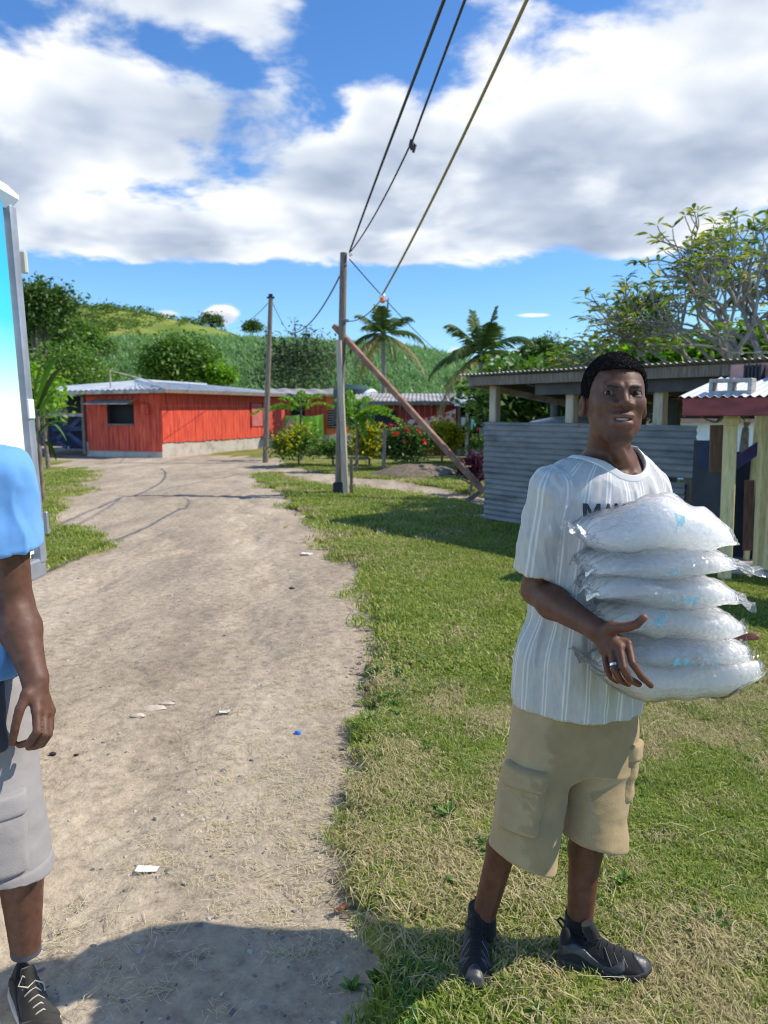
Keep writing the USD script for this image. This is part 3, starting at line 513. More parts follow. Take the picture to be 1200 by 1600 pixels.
lw = part(ann, 'louvre_window', box(AX + ex * 3.25 + ey * -.05 + [0, 0, 1.25], (.62, .06, .95), ex, ey), M_glass)
for k in range(7): part(lw, 'slat', box(AX + ex * 3.25 + ey * -.11 + [0, 0, .86 + .13 * k], (.6, .07, .025), ex, unit(ey + [0, 0, .5])), M_pale)
def cloth(a, b, drop, seed, mt, name, label, cat, group=None, sag=.06, wave=.05, col=None, parent=None):
    a, b = np.asarray(a, float), np.asarray(b, float); s, t = np.meshgrid(np.linspace(0, 1, 26), np.linspace(0, 1, 12), indexing='ij'); n = unit(np.cross(b - a, [0, 0, 1]))
    w = wave * np.sin(s * 17 + seed) * t + wave * .7 * np.sin(s * 7 + 2 * t + seed * 2); q = a + (b - a) * s[..., None] + n * w[..., None] - np.array([0, 0, 1.0]) * (t * drop * (1 + .06 * np.sin(s * 9 + seed)) + sag * np.sin(s * np.pi))[..., None]
    m = slab(q, 26, 12, n * .008); return part(parent, name, m, mt, smooth=True) if parent else solo(name, m, mt, label, cat, group, smooth=True)
c1_ = cloth(P(437, 648, 41.0), P(468, 648, 41.0), .95, 1, M_lime, 'lime_cloth', 'lime green cloth hanging over the dark annexe doorway, left piece', 'cloth')
cloth(P(470, 650, 41.0), P(505, 647, 41.0), 1.2, 2, M_lime, 'lime_cloth', 'larger lime green cloth hanging on the annexe, right of the doorway', 'cloth')
part(ann, 'prop', beam(P(458, 655, 40.8), P(447, 682, 40.6), .12, .5), M_wood)
# ---------------------------------------------------------------- the verandah house with washing
VX = np.array([P(598, 705, 29.5)[0], 29.5, 0]); vx = unit([1, -.05, 0]); vy = np.array([-vx[1], vx[0], 0])
ver = thing('verandah_house', 'low red house with tin roof and dark verandah behind the croton bushes', 'house', VX + vx * 3)
for k in range(13): part(ver, 'wall_board', box(VX + vx * (-.3 + (k + .5) * .24) + [0, 0, 1.0], (.232, .06, 2.0), vx, vy), M_reddk)
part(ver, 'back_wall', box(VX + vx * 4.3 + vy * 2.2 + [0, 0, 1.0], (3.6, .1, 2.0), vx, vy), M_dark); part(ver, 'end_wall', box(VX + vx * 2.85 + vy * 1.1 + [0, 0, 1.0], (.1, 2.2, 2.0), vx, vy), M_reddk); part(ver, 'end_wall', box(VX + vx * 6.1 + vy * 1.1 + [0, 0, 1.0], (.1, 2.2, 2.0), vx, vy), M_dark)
for x in (2.9, 3.2, 4.7): part(ver, 'post', box(VX + vx * x + vy * -.4 + [0, 0, .95], (.12, .12, 1.95), vx, vy), M_wood if x < 3.1 else M_pale)
part(ver, 'floor', box(VX + vx * 4.4 + vy * .9 + [0, 0, .1], (3.4, 2.6, .28), vx, vy), M_wood)
def vroof(x0, x1, y0, y1, z0, z1, n, mt):
    q = np.array([[VX + vx * x + vy * y + np.array([0, 0, z0 + (z1 - z0) * t + .018 * math.sin(x * 2 * np.pi / .16)]) for t, y in ((0, y0), (1, y1))] for x in np.linspace(x0, x1, n)])
    part(ver, 'roof_sheet', slab(q, n, 2, (0, 0, -.015)), mt, smooth=25)
vroof(-1.3, 2.95, -.7, 3.4, 2.04, 2.42, 160, M_tinrust); vroof(2.6, 6.35, -1.0, 3.4, 1.97, 2.40, 150, M_tin)
part(ver, 'fascia', beam(VX + vx * 2.7 + vy * -.98 + [0, 0, 1.9], VX + vx * 6.3 + vy * -.98 + [0, 0, 1.88], .03, .1), M_whitepaint); part(ver, 'fascia', beam(VX + vx * -1.2 + vy * -.68 + [0, 0, 1.96], VX + vx * 2.7 + vy * -.68 + [0, 0, 1.96], .03, .14), M_wood)
part(ver, 'window', box(VX + vx * .1 + vy * -.08 + [0, 0, 1.35], (.8, .05, .7), vx, vy), M_dark)
M_floral = usdkit.material(stage, '/World/Looks/printed_cloth', {'g': ('geometry', {}), 'v': ('voronoi_texture', {'scale': 5.5, 'randomness': .8}), 'r': ('rgb_ramp', {'ramp': [(.0, (.55, .06, .05)), (.42, (.60, .12, .09)), (.5, (.78, .60, .48)), (.9, (.85, .74, .64))]}), 'p': ('principled_bsdf', {'roughness': .9}), 't': ('translucent_bsdf', {}), 'x': ('mix_closure', {'fac': .25})},
    [('g.position', 'v.vector'), ('v.distance', 'r.fac'), ('r.color', 'p.base_color'), ('r.color', 't.color'), ('p.BSDF', 'x.closure1'), ('t.BSDF', 'x.closure2')], surface='x.closure')
cloth(P(637, 656, 28.6), P(712, 639, 28.6), .62, 3, M_floral, 'printed_cloth', 'long red and cream printed cloth hung out in front of the red house', 'cloth', sag=.08)
cols = [('white_towel', (.75, .75, .82), 724, 7, 652, 667), ('mint_towel', (.45, .78, .70), 740, 8, 654, 671), ('red_shirt', (.62, .03, .05), 748.5, 8, 654, 673), ('pale_cloth', (.75, .76, .75), 759, 7, 655, 672)]
lab = ['white towel leftmost on the verandah washing line', 'mint green towel hanging beside the red garment', 'bright red garment hanging on the verandah line', 'pale cloth rightmost on the verandah washing line']
for (nm, c, x, w_, y0, y1), lb in zip(cols, lab): cloth(P(x - w_ / 2, y0, 28.9), P(x + w_ / 2, y0, 28.9), (y1 - y0) / F * 29, x, mat(nm, c, .9), nm, lb, 'laundry', sag=.0, wave=.015)
solo('washing_line', tube([P(712, 650, 28.92), P(740, 653.5, 28.92), P(800, 653, 28.92)], .006, 5), M_dark, 'thin washing line strung along the dark verandah', 'line')
# water tank / dish seen behind the pole
DI = P(560, 612, 33)
dish = thing('water_tank', 'dark green tank with a white disc on the roof line behind the pole', 'tank', DI + [0, 0, -.6])
an = np.linspace(0, 2 * np.pi, 25)[:-1]
part(dish, 'tank', tube([DI + [-.3, .3, -1.4], DI + [-.3, .3, .1], DI + [-.3, .3, .3]], [.8, .8, .5], 24), mat('tank_green', (.02, .06, .055), .5), smooth=30)
part(dish, 'post', tube([DI + [.2, .1, -2.2], DI + [.3, -.3, -.4]], .04, 6), M_wood); part(dish, 'disc', tube([DI + [.55, -.72, -.42], DI + [.45, -.62, -.36]], [.46, .5], 24), M_whitepaint, smooth=30)

# ---------------------------------------------------------------- poles and wires
PB = G(531, 771); PX, PY = PB[0], PB[1]
ptop = P(537, 395, PY)
pole = thing('utility_pole', 'tall weathered wooden pole carrying the overhead wires, braced by a slanting timber', 'pole', [PX, PY, 0])
h = ptop[2]; base_p = np.array([P(529, 765, PY)[0], PY, -.3])
part(pole, 'shaft', tube([base_p + (ptop - base_p) * t for t in np.linspace(0, 1, 9)], np.linspace(.086, .068, 9), 14), M_pole, smooth=30)
part(pole, 'stub', box(P(530, 764, PY - .1), (.24, .2, .26), ch=.02), M_dark)
part(pole, 'side_timber', beam(P(541, 773, PY - .16), P(529, 532, PY - .14), .11, .1), M_palepost)
for yy in (500, 502): part(pole, 'wire_binding', tube([P(538, yy, PY) + .085 * np.array([math.cos(t), math.sin(t), 0]) for t in an] + [P(538, yy, PY) + [.085, 0, 0]], .012, 6), M_gal)
bolt = part(pole, 'insulator', tube([P(545, 398, PY - .05), P(550, 396, PY - .05)], [.05, .035], 10), M_whitepaint)
pe = part(pole, 'peg', box(P(549, 745, PY - .1), (.06, .06, .75)), M_wood)
solo('slanting_brace', beam(P(522, 509, PY + .15), P(756, 768, 13.7), .115, .10, ch=.01), M_brace, 'brown slanting timber leaning from the ground against the tall pole', 'brace', base=P(756, 768, 13.7))
solo('wooden_stake', beam(P(730, 782, 13.6), P(755, 766, 13.9), .07, .06), M_wood, 'short dark stake lying under the foot of the slanting brace', 'stake')
tp = G(414, 722); Yt = 25.0
tb = P(414, 718, Yt); tb[2] = 0; tt = P(423, 466, Yt)
thin = thing('utility_pole', 'slim dark pole with a small cap, standing before the red house wall', 'pole', tb)
part(thin, 'shaft', tube([tb + [0, 0, -.3], tb + (tt - tb) * .5, tt], [.1, .085, .07], 12), M_pole, smooth=30); part(thin, 'cap', cat_(box(tt + [0, 0, .02], (.24, .1, .05)), box(tt + [0, 0, .08], (.12, .12, .1))), M_dark)
fp = P(599, 748, 20.5); fp[2] = ground_z(fp[0], 20.5)[0][0]
solo('fence_post', beam(fp, fp + [.04, 0, 1.2], .11, .1), M_wood, 'dark brown post standing alone in the grass by the hibiscus', 'post')
M_wire = mat('black_wire', (.018, .018, .022), .5); M_wire2 = mat('tan_wire', (.26, .19, .07), .6)
def wire(a, b, r, m, label, sag=.0, n=16):
    a, b = P(*a), P(*b); t = np.linspace(0, 1, n)[:, None]; q = a + (b - a) * t - np.array([0, 0, 4 * sag]) * (t * (1 - t)); solo('overhead_wire', tube(q, r, 10), m, label, 'wire', smooth=True, base=a)
wire((546, 394, 14.9), (740, -120, 5.9), .016, M_wire, 'leftmost thick black wire rising from the pole top', -.03)
wire((548, 393, 14.9), (643, 222, 9.9), .0115, M_wire, 'lower length of the middle wire, from the pole to its dark splice', .1)
wire((643, 224, 9.9), (772, -120, 5.9), .013, M_wire, 'upper length of the middle wire, beyond its dark splice', -.01)
sc_ = P(643, 226, 9.88); splice = thing('wire_splice', 'dark knotted splice hanging on the middle overhead wire', 'wire splice', sc_)
part(splice, 'clamp', tube([sc_ + [0, 0, .06], sc_, sc_ + [.01, 0, -.06]], [.02, .035, .025], 8), M_wire, smooth=True); part(splice, 'tail', tube([sc_ + [.0, 0, .02], sc_ + [.05, 0, -.01], sc_ + [.02, 0, -.09]], .02, 6), M_wire, smooth=True)
wire((597, 461, 13.2), (878, -120, 5.8), .0155, M_wire2, 'rightmost tan wire running up from the white insulator', .10)
wire((597, 466, 13.2), (545, 502, 14.9), .009, M_wire, 'short wire sagging from the white insulator to the pole', .10)
wire((546, 405, 15), (700, 562, 38), .012, M_wire, 'thin wire running from the pole top down to the right', .15)
wire((534, 425, 15.1), (450, 520, 22.5), .015, M_wire, 'black wire sagging leftwards from the tall pole', .35)
wire((423, 469, 25), (380, 505, 38), .012, M_wire, 'faint wire leading left from the slim pole cap', .1)
wire((424, 469, 25), (452, 520, 33), .010, M_wire, 'faint wire dropping right from the slim pole cap', .1)
io = P(597, 464, 13.2); ins = thing('insulator', 'white and orange insulator hanging between the wires near the palm', 'insulator', io + [0, 0, -.1])
part(ins, 'white_cap', tube([io + [0, 0, .07], io + [.0, 0, .02], io + [.0, 0, -.02]], [.035, .06, .045], 10), M_whitepaint, smooth=40); part(ins, 'orange_bell', tube([io + [0, 0, -.021], io + [.01, 0, -.07], io + [.01, 0, -.1]], [.045, .055, .03], 10), M_orange, smooth=40)
# ---------------------------------------------------------------- the open shed walled with corrugated iron
SA = np.array([1.47, 11.2, 0]); sd_ = unit([.62, -.785, 0]); sn_ = unit([-.785, -.62, 0]); sb_ = -sn_        # along the wall, outward (towards the road), inward
shed = thing('shed', 'low open shed walled with grey corrugated iron behind the man', 'shed', SA)
Wt = lambda s, d, z: SA + sd_ * s + sb_ * d + np.array([0, 0, z])
# two rows of sheets hung with the ripples level
LW = 3.32
for s0, s1, z0, z1, o in ((0, 1.95, .04, .80, 0.0), (1.87, 3.20, .06, .80, -.012), (0.0, 2.0, .74, 1.47, -.02), (1.93, LW, .86, 1.46, -.03)):
    part(shed, 'wall_sheet', corrugated(Wt(s0, o, z0), sd_, (0, 0, 1), s1 - s0, z1 - z0, .076, .011, sn_, seed=int(s0 * 10 + z0 * 7), dent=.03), M_gal, smooth=True)
for s in (.05, 1.25, 2.5, 3.2): part(shed, 'wall_post', box(Wt(s, .07, .6), (.09, .09, 1.3), sd_, sb_), M_wood)
# the roof: high along the front, falling to the back
zf, zb, L0, L1, D0, D1 = 2.12, 1.72, -.22, 4.5, -.15, 3.3
fr = lambda s, d: Wt(s, d, zf + (zb - zf) * (d - D0) / (D1 - D0))
part(shed, 'front_beam', beam(fr(L0, D0 + .02) + [0, 0, -.065], fr(L1, D0 + .02) + [0, 0, -.065], .05, .13, ch=.006), M_wood)
part(shed, 'barge_board', beam(fr(L0 + .03, D0) + [0, 0, -.06], fr(L0 + .03, D1) + [0, 0, -.10], .04, .15, ch=.006), M_pale)
nsh = 7; wsh = (L1 - L0 + .12) / nsh
for k in range(nsh):
    s0 = L0 - .06 + k * wsh; q = np.linspace(0, wsh + .05, 52); d = np.linspace(D0 - .10, D1 + .1, 4)
    top = np.array([[fr(s0 + a, b) + np.array([0, 0, .012 * math.sin((s0 + a) / .076 * 2 * np.pi) + .02 + .004 * (k % 2)]) for b in d] for a in q])
    part(shed, 'roof_sheet', slab(top, 52, 4, (0, 0, -.004)), M_tinrust, smooth=True)
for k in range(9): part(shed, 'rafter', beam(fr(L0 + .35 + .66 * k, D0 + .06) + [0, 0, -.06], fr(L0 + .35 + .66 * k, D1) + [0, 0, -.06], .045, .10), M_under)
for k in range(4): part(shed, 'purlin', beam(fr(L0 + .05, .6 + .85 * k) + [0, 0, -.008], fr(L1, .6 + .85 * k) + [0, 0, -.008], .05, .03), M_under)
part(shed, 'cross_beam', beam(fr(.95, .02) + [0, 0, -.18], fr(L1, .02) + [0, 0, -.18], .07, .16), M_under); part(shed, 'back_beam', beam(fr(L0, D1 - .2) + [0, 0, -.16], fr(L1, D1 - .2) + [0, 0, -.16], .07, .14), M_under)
def s_at(px, d):
    s = 0.0
    for _ in range(40): p = Wt(s, d, 1.5); s += (px - (600 + F * p[0] / (p[1] * cp + .1 * sp))) * .004
    return s
for px in (773, 893, 1031):
    s = s_at(px, .13); b = Wt(s, .13, 0); zt = fr(s, .13)[2] - .02; part(shed, 'post', box([b[0], b[1], zt / 2], (.13, .12, zt), sd_, sb_, ch=.01), M_palepost)
for px, Yp in ((868, 12.6), (1000, 10.9), (1053, 10.6)):
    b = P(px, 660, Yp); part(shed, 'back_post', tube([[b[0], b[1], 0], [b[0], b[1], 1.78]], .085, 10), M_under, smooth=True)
part(shed, 'end_beam', beam(P(1148, 583, 7.95), P(1230, 579, 7.4), .12, .16), M_pink)
# pale round-topped thing behind the wall
bt = P(890, 668, 12.2); wtk = thing('tank', 'rounded pale metal top showing behind the corrugated wall', 'tank', [bt[0], bt[1], 0])
part(wtk, 'dome', tube([[bt[0], bt[1], 0], [bt[0], bt[1], 1.36], [bt[0], bt[1], 1.47], [bt[0], bt[1], 1.53], [bt[0], bt[1], 1.555]], [.78, .78, .6, .3, .02], 28), mat('pale_blue_metal', (.55, .62, .70), .35, ramp3((.55, .62, .7), .85, 1.1), 4), smooth=60)
# ---------------------------------------------------------------- small hut with the maroon fascia at the right edge
hut = thing('hut', 'small hut with maroon fascia and white corrugated roof at the right edge', 'hut', P(1200, 880, 7.6) * [1, 1, 0])
Ya, Yb = 7.15, 6.35; fa, fb = P(1067, 636, Ya), P(1290, 632, Yb); hx = unit((fb - fa) * [1, 1, 0]); hy = np.array([-hx[1], hx[0], 0]); HB = lambda s, d, z: np.array([fa[0], fa[1], z]) + hx * s + hy * d
Lh = 2.9; zE = fa[2] + .085
part(hut, 'fascia', beam(HB(0, 0, zE - .085), HB(Lh, 0, zE - .07), .03, .165, ch=.006), M_maroon); part(hut, 'fascia', beam(HB(.015, .03, zE - .085), HB(.015, .95, zE + .10), .03, .15, ch=.006), M_maroon)
for k in range(4):
    w_ = .76; q = np.linspace(0, w_ + .04, 44); d = np.linspace(-.04, 1.0, 4)
    top = np.array([[HB(-.03 + k * w_ + a, b, zE + .016 + -.0 + .20 * max(b, -.04) + .011 * math.sin((k * w_ + a) / .076 * 2 * np.pi) + .004 * (k % 2)) for b in d] for a in q])
    part(hut, 'roof_sheet', slab(top, 44, 4, (0, 0, -.004)), M_white_tin, smooth=True)
for px, yb, Yp, w_, nm in ((1133, 893, 7.15, .10, 'post'), (1187, 872, 7.4, .095, 'post')):
    b = P(px, yb, Yp); t = P(px + 9, 650, Yp); z0 = 0; part(hut, nm, beam([b[0], Yp, -.05], [t[0], Yp, t[2] + .06], w_, w_, up=(0, 1, 0), ch=.012), M_yel)
for px, Yp, w_ in ((1201, 7.2, .10), (1181, 7.5, .045), (1166, 7.7, .055)):
    b = P(px, 872, Yp); part(hut, 'wall_plank', beam([b[0], Yp, .1], [b[0] + .03, Yp, 1.62], w_, .03, up=(0, 1, 0), ch=.004), M_yel)
part(hut, 'knob', trimesh.creation.icosphere(3, .06).apply_translation(P(1147, 656, 7.1)), M_yel, smooth=True)
part(hut, 'dark_sheet', box(P(1113, 775, 7.75) * [1, 1, 0] + [0, 0, .68], (.42, .02, 1.28), hx, hy), M_navy); part(hut, 'dark_sheet', box(P(1160, 790, 7.85) * [1, 1, 0] + [0, 0, .62], (.56, .02, 1.16), hx, hy), M_navy)
part(hut, 'brown_board', beam(P(1119, 738, 7.65), P(1121, 664, 7.65), .14, .025, up=(0, 1, 0)), M_brown); part(hut, 'brown_board', beam(P(1168, 860, 7.6), P(1171, 750, 7.6), .09, .03, up=(0, 1, 0)), M_brown)
part(hut, 'purple_board', beam(P(1146, 726, 7.55), P(1196, 692, 7.55), .03, .11, up=(0, 0, 1)), M_purple); part(hut, 'blue_drape', box(P(1104, 712, 7.8), (.14, .03, .3), hx, hy), M_blue)
part(hut, 'wall', box(HB(2.2, 1.3, .8), (2.4, .05, 1.6), hx, hy), M_brown)
# concrete threshold slab
sl = G(1178, 905); part(hut, 'floor_slab', box([sl[0] + .35, sl[1] + .12, .03], (1.5, .62, .14), hx, hy, ch=.02), M_conc)
# hollow block on the roof
bc = P(1144, 604, 6.99); bs = 1 / (F / 7.9)
blk = thing('concrete_block', 'grey hollow concrete block lying on the white corrugated roof', 'concrete block', bc + [0, 0, -.09])
w2, h2 = .37, .14; fx, fy, fz = hx, hy, np.array([0, 0, 1.0])
for s in (-1, 1): part(blk, 'face_shell', box(bc + fz * s * (h2 / 2 - .016), (w2, .13, .034), fx, fy, fz, ch=.006), M_conc)
for x, ww in ((-.168, .034), (0, .042), (.168, .034)): part(blk, 'web', box(bc + fx * x, (ww, .126, h2 - .064), fx, fy, fz), M_conc)
st = P(1178, 590, 7.55); rib = thing('ribbed_pipe', 'short black ribbed stump standing behind the block on the roof', 'pipe', st + [0, 0, -.12])
for k in range(5): part(rib, 'rib', box(st + hx * (-.07 + .035 * k), (.022, .13, .25 + .01 * (k % 2)), hx, hy, ch=.004), M_dark)
part(rib, 'core', box(st + hy * .01, (.15, .10, .23), hx, hy), M_under)
# white house beyond
wh = thing('white_house', 'white walled house with pale roof glimpsed through the shed', 'house', P(1120, 690, 17) * [1, 1, 0])
wb = P(1125, 690, 17.0) * [1, 1, 0]
part(wh, 'wall', box(wb + [0, 1, .7], (3.8, .12, 1.45), ch=.01), M_whitepaint); part(wh, 'fascia', box(wb + [-.1, .6, 1.47], (4.2, .04, .16)), M_pink)
top = np.array([[wb + np.array([-2.2 + 4.4 * s, .5 + 2.5 * t, 1.56 + .30 * t + .012 * math.sin(s * 300)]) for t in (0, 1)] for s in np.linspace(0, 1, 160)])
part(wh, 'roof', slab(top, 160, 2, (0, 0, -.02)), M_white_tin, smooth=True)
# ---------------------------------------------------------------- trees and shrubs
M_trunk = mat('bark', (.16, .125, .095), .9, ramp3((.16, .125, .095), .55, 1.5), 7, 6, bump=.7); M_palmtrunk = mat('palm_bark', (.24, .21, .17), .9, ramp3((.24, .21, .17), .6, 1.4), 8, 5, stretch=(1, 1, 5), bump=.6)
M_frangi = mat('frangipani_bark', (.235, .21, .18), .85, ramp3((.235, .21, .18), .6, 1.35), 12, 5, bump=.5)
LM = {'dark': leafmat('leaf_dark', [(.028, .065, .013), (.05, .105, .02), (.085, .155, .03), (.14, .21, .045)], .25, .45), 'mid': leafmat('leaf_mid', [(.05, .12, .018), (.085, .18, .027), (.14, .25, .04), (.21, .31, .06)], .3, .45),
      'lime': leafmat('leaf_lime', [(.10, .24, .02), (.17, .33, .03), (.25, .42, .05)], .4, .5), 'grey': leafmat('leaf_grey', [(.035, .06, .025), (.06, .095, .04), (.10, .14, .06)], .25, .5),
      'croton': leafmat('leaf_croton', [(.05, .10, .01), (.22, .28, .01), (.55, .46, .015), (.70, .55, .02), (.12, .18, .015)], .3, .4), 'purple': leafmat('leaf_purple', [(.035, .008, .018), (.07, .015, .035), (.11, .03, .05)], .25, .4),
      'frangi': leafmat('leaf_frangipani', [(.06, .125, .02), (.11, .19, .03), (.20, .27, .055), (.34, .37, .08), (.46, .40, .07)], .35, .35), 'palm': leafmat('leaf_palm', [(.045, .09, .02), (.085, .145, .035), (.15, .21, .065)], .2, .35), 'palmdry': leafmat('leaf_palm_dry', [(.20, .19, .06), (.30, .26, .10), (.22, .17, .08)], .2, .5)}
M_flower = leafmat('hibiscus_petal', [(.55, .10, .06), (.65, .16, .10), (.6, .05, .05)], .3, .5); M_white = leafmat('frangipani_petal', [(.75, .75, .68), (.8, .78, .6)], .3, .5)
def crown(c, r, nclump, nleaf, L, W, seed, flat=.9, inner=.25, cl=.30):
    """Leaves in clumps spread over and inside an uneven crown."""
    g = np.random.default_rng(seed); r = np.asarray(r, float); d = g.normal(size=(nclump, 3)); d /= np.linalg.norm(d, axis=1, keepdims=True); d[:, 2] = np.where(d[:, 2] < -.5, -d[:, 2], d[:, 2])
    rad = np.clip(g.uniform(inner, 1, (nclump, 1)) ** .5, 0, 1) * (.78 + .44 * meshkit.noise(d * 2.3 + seed, seed)[:, None]); cc = np.asarray(c) + d * rad * r
    n = g.poisson(nleaf, nclump); pos = np.repeat(cc, n, 0) + g.normal(size=(n.sum(), 3)) * (cl * r.mean() * g.uniform(.6, 1.2, (nclump, 1))).repeat(n, 0) * [1, 1, .75]
    return leaves(pos, g, L, W)
def limbs(base, c, r, seed, n, r0):
    g = np.random.default_rng(seed + 500); base, c = np.asarray(base, float), np.asarray(c, float); fork = base + (c - base) * .45; ms = [tube([base - [0, 0, .3], (base + fork) / 2 + g.normal(size=3) * r0 * .5, fork], [r0 * 1.25, r0, r0 * .85], 9)]
    for k in range(n):
        e = c + g.normal(size=3) * np.asarray(r) * .42; m = (fork + e) / 2 + g.normal(size=3) * np.mean(r) * .12; ms.append(tube([fork, m, e], [r0 * .6, r0 * .4, r0 * .12], 6))
    return cat_(*ms)
def tree(name, label, cat, base, c, r, ncl, nl, L, W, seed, lm, r0=.18, group=None, nlimb=8, **kw):
    t = thing(name, label, cat, base, group); part(t, 'trunk', limbs(base, c, r, seed, nlimb, r0), M_trunk, smooth=40); part(t, 'crown', crown(c, r, ncl, nl, L, W, seed, **kw), lm); return t
def at(px, py, Y): return P(px, py, Y)
def gb(px, Y): p = P(px, 700, Y); return np.array([p[0], Y, 0.0])
tree('round_tree', 'large round dark green tree standing behind the red house roof', 'tree', gb(282, 52), at(282, 575, 52), (2.35, 2.2, 1.75), 150, 60, .34, .20, 3, LM['mid'], .25)
tree('round_tree', 'smaller lighter bush tree at the right shoulder of the round tree', 'tree', gb(340, 51), at(343, 590, 51), (.9, .9, .75), 40, 50, .3, .18, 4, LM['lime'], .12)
tree('feathery_tree', 'wispy grey green tree with thin upright sprays behind the slim pole', 'tree', gb(468, 48), at(468, 585, 48), (3.0, 2.2, 2.4), 85, 42, .34, .12, 5, LM['grey'], .16, inner=.1, cl=.24)
t = thing('upright_sprays', 'thin leafy sprays standing above the feathery tree crown', 'tree', at(468, 575, 47.5))
for i, (px, py) in enumerate(((460, 497), (484, 512), (438, 520), (500, 535), (415, 520))):
    a, b = at(468 + (px - 468) * .3, 575, 47.5), at(px, py, 47.5); g = np.random.default_rng(i); s = g.uniform(.1, 1, 60)[:, None]; pts_ = a + (b - a) * s + g.normal(size=(60, 3)) * .16
    part(t, 'spray', cat_(leaves(pts_, g, .34, .13), tube([a, b], [.04, .015], 5)), LM['grey'])
hillY = 88
for i, (px, py, rx, rz, lab_) in enumerate(((62, 500, 2.5, 2.6, 'dark tree at the foot of the hill, beside the truck'), (115, 532, 2.0, 1.6, 'dark tree low on the slope, right of the truck tree'), (45, 555, 3.0, 2.4, 'dark green tree standing lowest behind the truck'), (160, 548, 1.5, 1.0, 'small dark tree on the hill slope above the left roof end'))):
    Yk = 62 + 6 * i; tree('hill_tree', lab_, 'tree', gb(px, Yk) + [0, 0, 0], at(px, py, Yk), (rx, rx * .9, rz), 90, 50, .42, .26, 30 + i, LM['dark' if i % 2 == 0 else 'mid'], .3, cl=.26)
for i, (px, py, s, lab_) in enumerate(((330, 503, 1.6, 'small tree on the skyline of the hill beside the white cloud'), (172, 487, 1.6, 'small tree on the hill crest above the red house'), (395, 512, 1.3, 'flat little tree on the hill skyline left of the slim pole'))):
    Yk = 178; tree('skyline_tree', lab_, 'tree', at(px, py + 14, Yk) , at(px, py, Yk), (s * 1.6, s * 1.5, s), 40, 40, .5, .4, 60 + i, LM['dark'], .14)
tree('dome_tree', 'dense dome shaped dark tree rising beyond the shed roof', 'tree', gb(846, 60), at(848, 562, 60), (1.9, 1.7, 1.5), 130, 60, .26, .16, 8, LM['dark'], .25, cl=.2)
tree('broadleaf_tree', 'big leaved bright green tree behind the left end of the shed roof', 'tree', gb(800, 24), at(805, 612, 24), (1.35, 1.2, .85), 80, 26, .34, .19, 9, LM['mid'], .14, cl=.26)
tree('broadleaf_tree', 'darker leafy tree under the shed roof line, behind the pale plank', 'tree', gb(850, 22), at(850, 645, 22), (2.0, 1.2, .9), 90, 30, .3, .17, 10, LM['dark'], .14)
for i, (px, py, Yk, r, k, lab_) in enumerate(((925, 582, 19, (1.1, .9, .42), 'mid', 'low leafy tree just above the shed roof, left of the man'), (1050, 572, 18.5, (1.2, .9, .6), 'lime', 'bright green leafy tree behind the man and the shed roof'), (1165, 565, 18, (1.3, 1.0, .75), 'mid', 'leafy tree above the shed roof at the right edge'))):
    tree('broadleaf_tree', lab_, 'tree', gb(px, Yk), at(px, py, Yk), r, 80, 30, .26, .13, 12 + i, LM[k], .12)
tree('dark_tree', 'dark palm like tuft of foliage inside the bare branched tree', 'tree', gb(1000, 22), at(1000, 505, 22), (.9, .8, .8), 30, 40, .4, .07, 16, LM['dark'], .12)
# coconut palms
def palm(label, base, top, n, L, seed, sched=None):
    g = np.random.default_rng(seed); t = thing('coconut_palm', label, 'palm tree', base, 'coconut palms beyond the houses'); base, top = np.asarray(base, float), np.asarray(top, float)
    part(t, 'trunk', tube([base - [0, 0, .3], base + (top - base) * .35 + [.08, 0, 0], base + (top - base) * .7 + [.05, 0, 0], top], [.17, .13, .11, .12], 10), M_palmtrunk, smooth=40)
    for k in range(n):
        a = k * 2.399 + g.uniform(-.25, .25); el = np.interp(k / (n - 1), [0, .3, .65, 1], [1.35, .85, .25, -.55]) + g.uniform(-.12, .12); l = L * g.uniform(.82, 1.1) * (.85 if k < 3 else 1); out = np.array([math.cos(a), math.sin(a), 0]); droop = np.interp(el, [-.6, .3, 1.4], [.55, .95, .35])
        s = np.linspace(0, 1, 16); rach = top + out * (l * s * math.cos(el) * (1 - .18 * s * s))[:, None] + np.array([0, 0, 1.0]) * (l * (s * math.sin(el) - droop * .62 * s ** 2.2))[:, None]
        vs, fs = [], []; m = 60
        for j in range(m):
            u = .10 + .9 * j / m; p = np.array([np.interp(u, s, rach[:, q]) for q in range(3)]); d = unit(np.array([np.interp(min(1, u + .05), s, rach[:, q]) for q in range(3)]) - p + 1e-6); sd = unit(np.cross(d, [0, 0, 1])); ll = L * .27 * math.sin(min(1, .25 + u * .9) * np.pi * .86) * g.uniform(.8, 1.15)
            for sg in (-1, 1):
                e = p + (sd * sg * .72 + d * .55) * ll + np.array([0, 0, -1.0]) * ll * g.uniform(.25, .6); w = d * .020 * L / 2; i = len(vs); vs += [p - w, p + w, (p + e) / 2 + w * .9 + [0, 0, .02], e]; fs += [[i, i + 1, i + 2], [i, i + 2, i + 3]]
        fr_ = cat_((np.array(vs), np.array(fs)), tube(rach, np.linspace(.035, .006, 16) * L / 2.4, 5)); part(t, 'frond', fr_, LM['palmdry'] if k >= n - 3 else LM['palm'])
    for k in range(5): part(t, 'coconut', trimesh.creation.icosphere(2, .13).apply_translation(top + [.2 * math.cos(k * 1.3), .2 * math.sin(k * 1.3), -.2]), LM['mid'], smooth=True)
palm('coconut palm with slim grey trunk right of the tall pole', gb(597, 36), at(598, 522, 36), 15, 2.5, 5)
palm('coconut palm with bent fronds above the left end of the shed', gb(752, 27.5), at(752, 552, 27.5), 14, 2.7, 9)
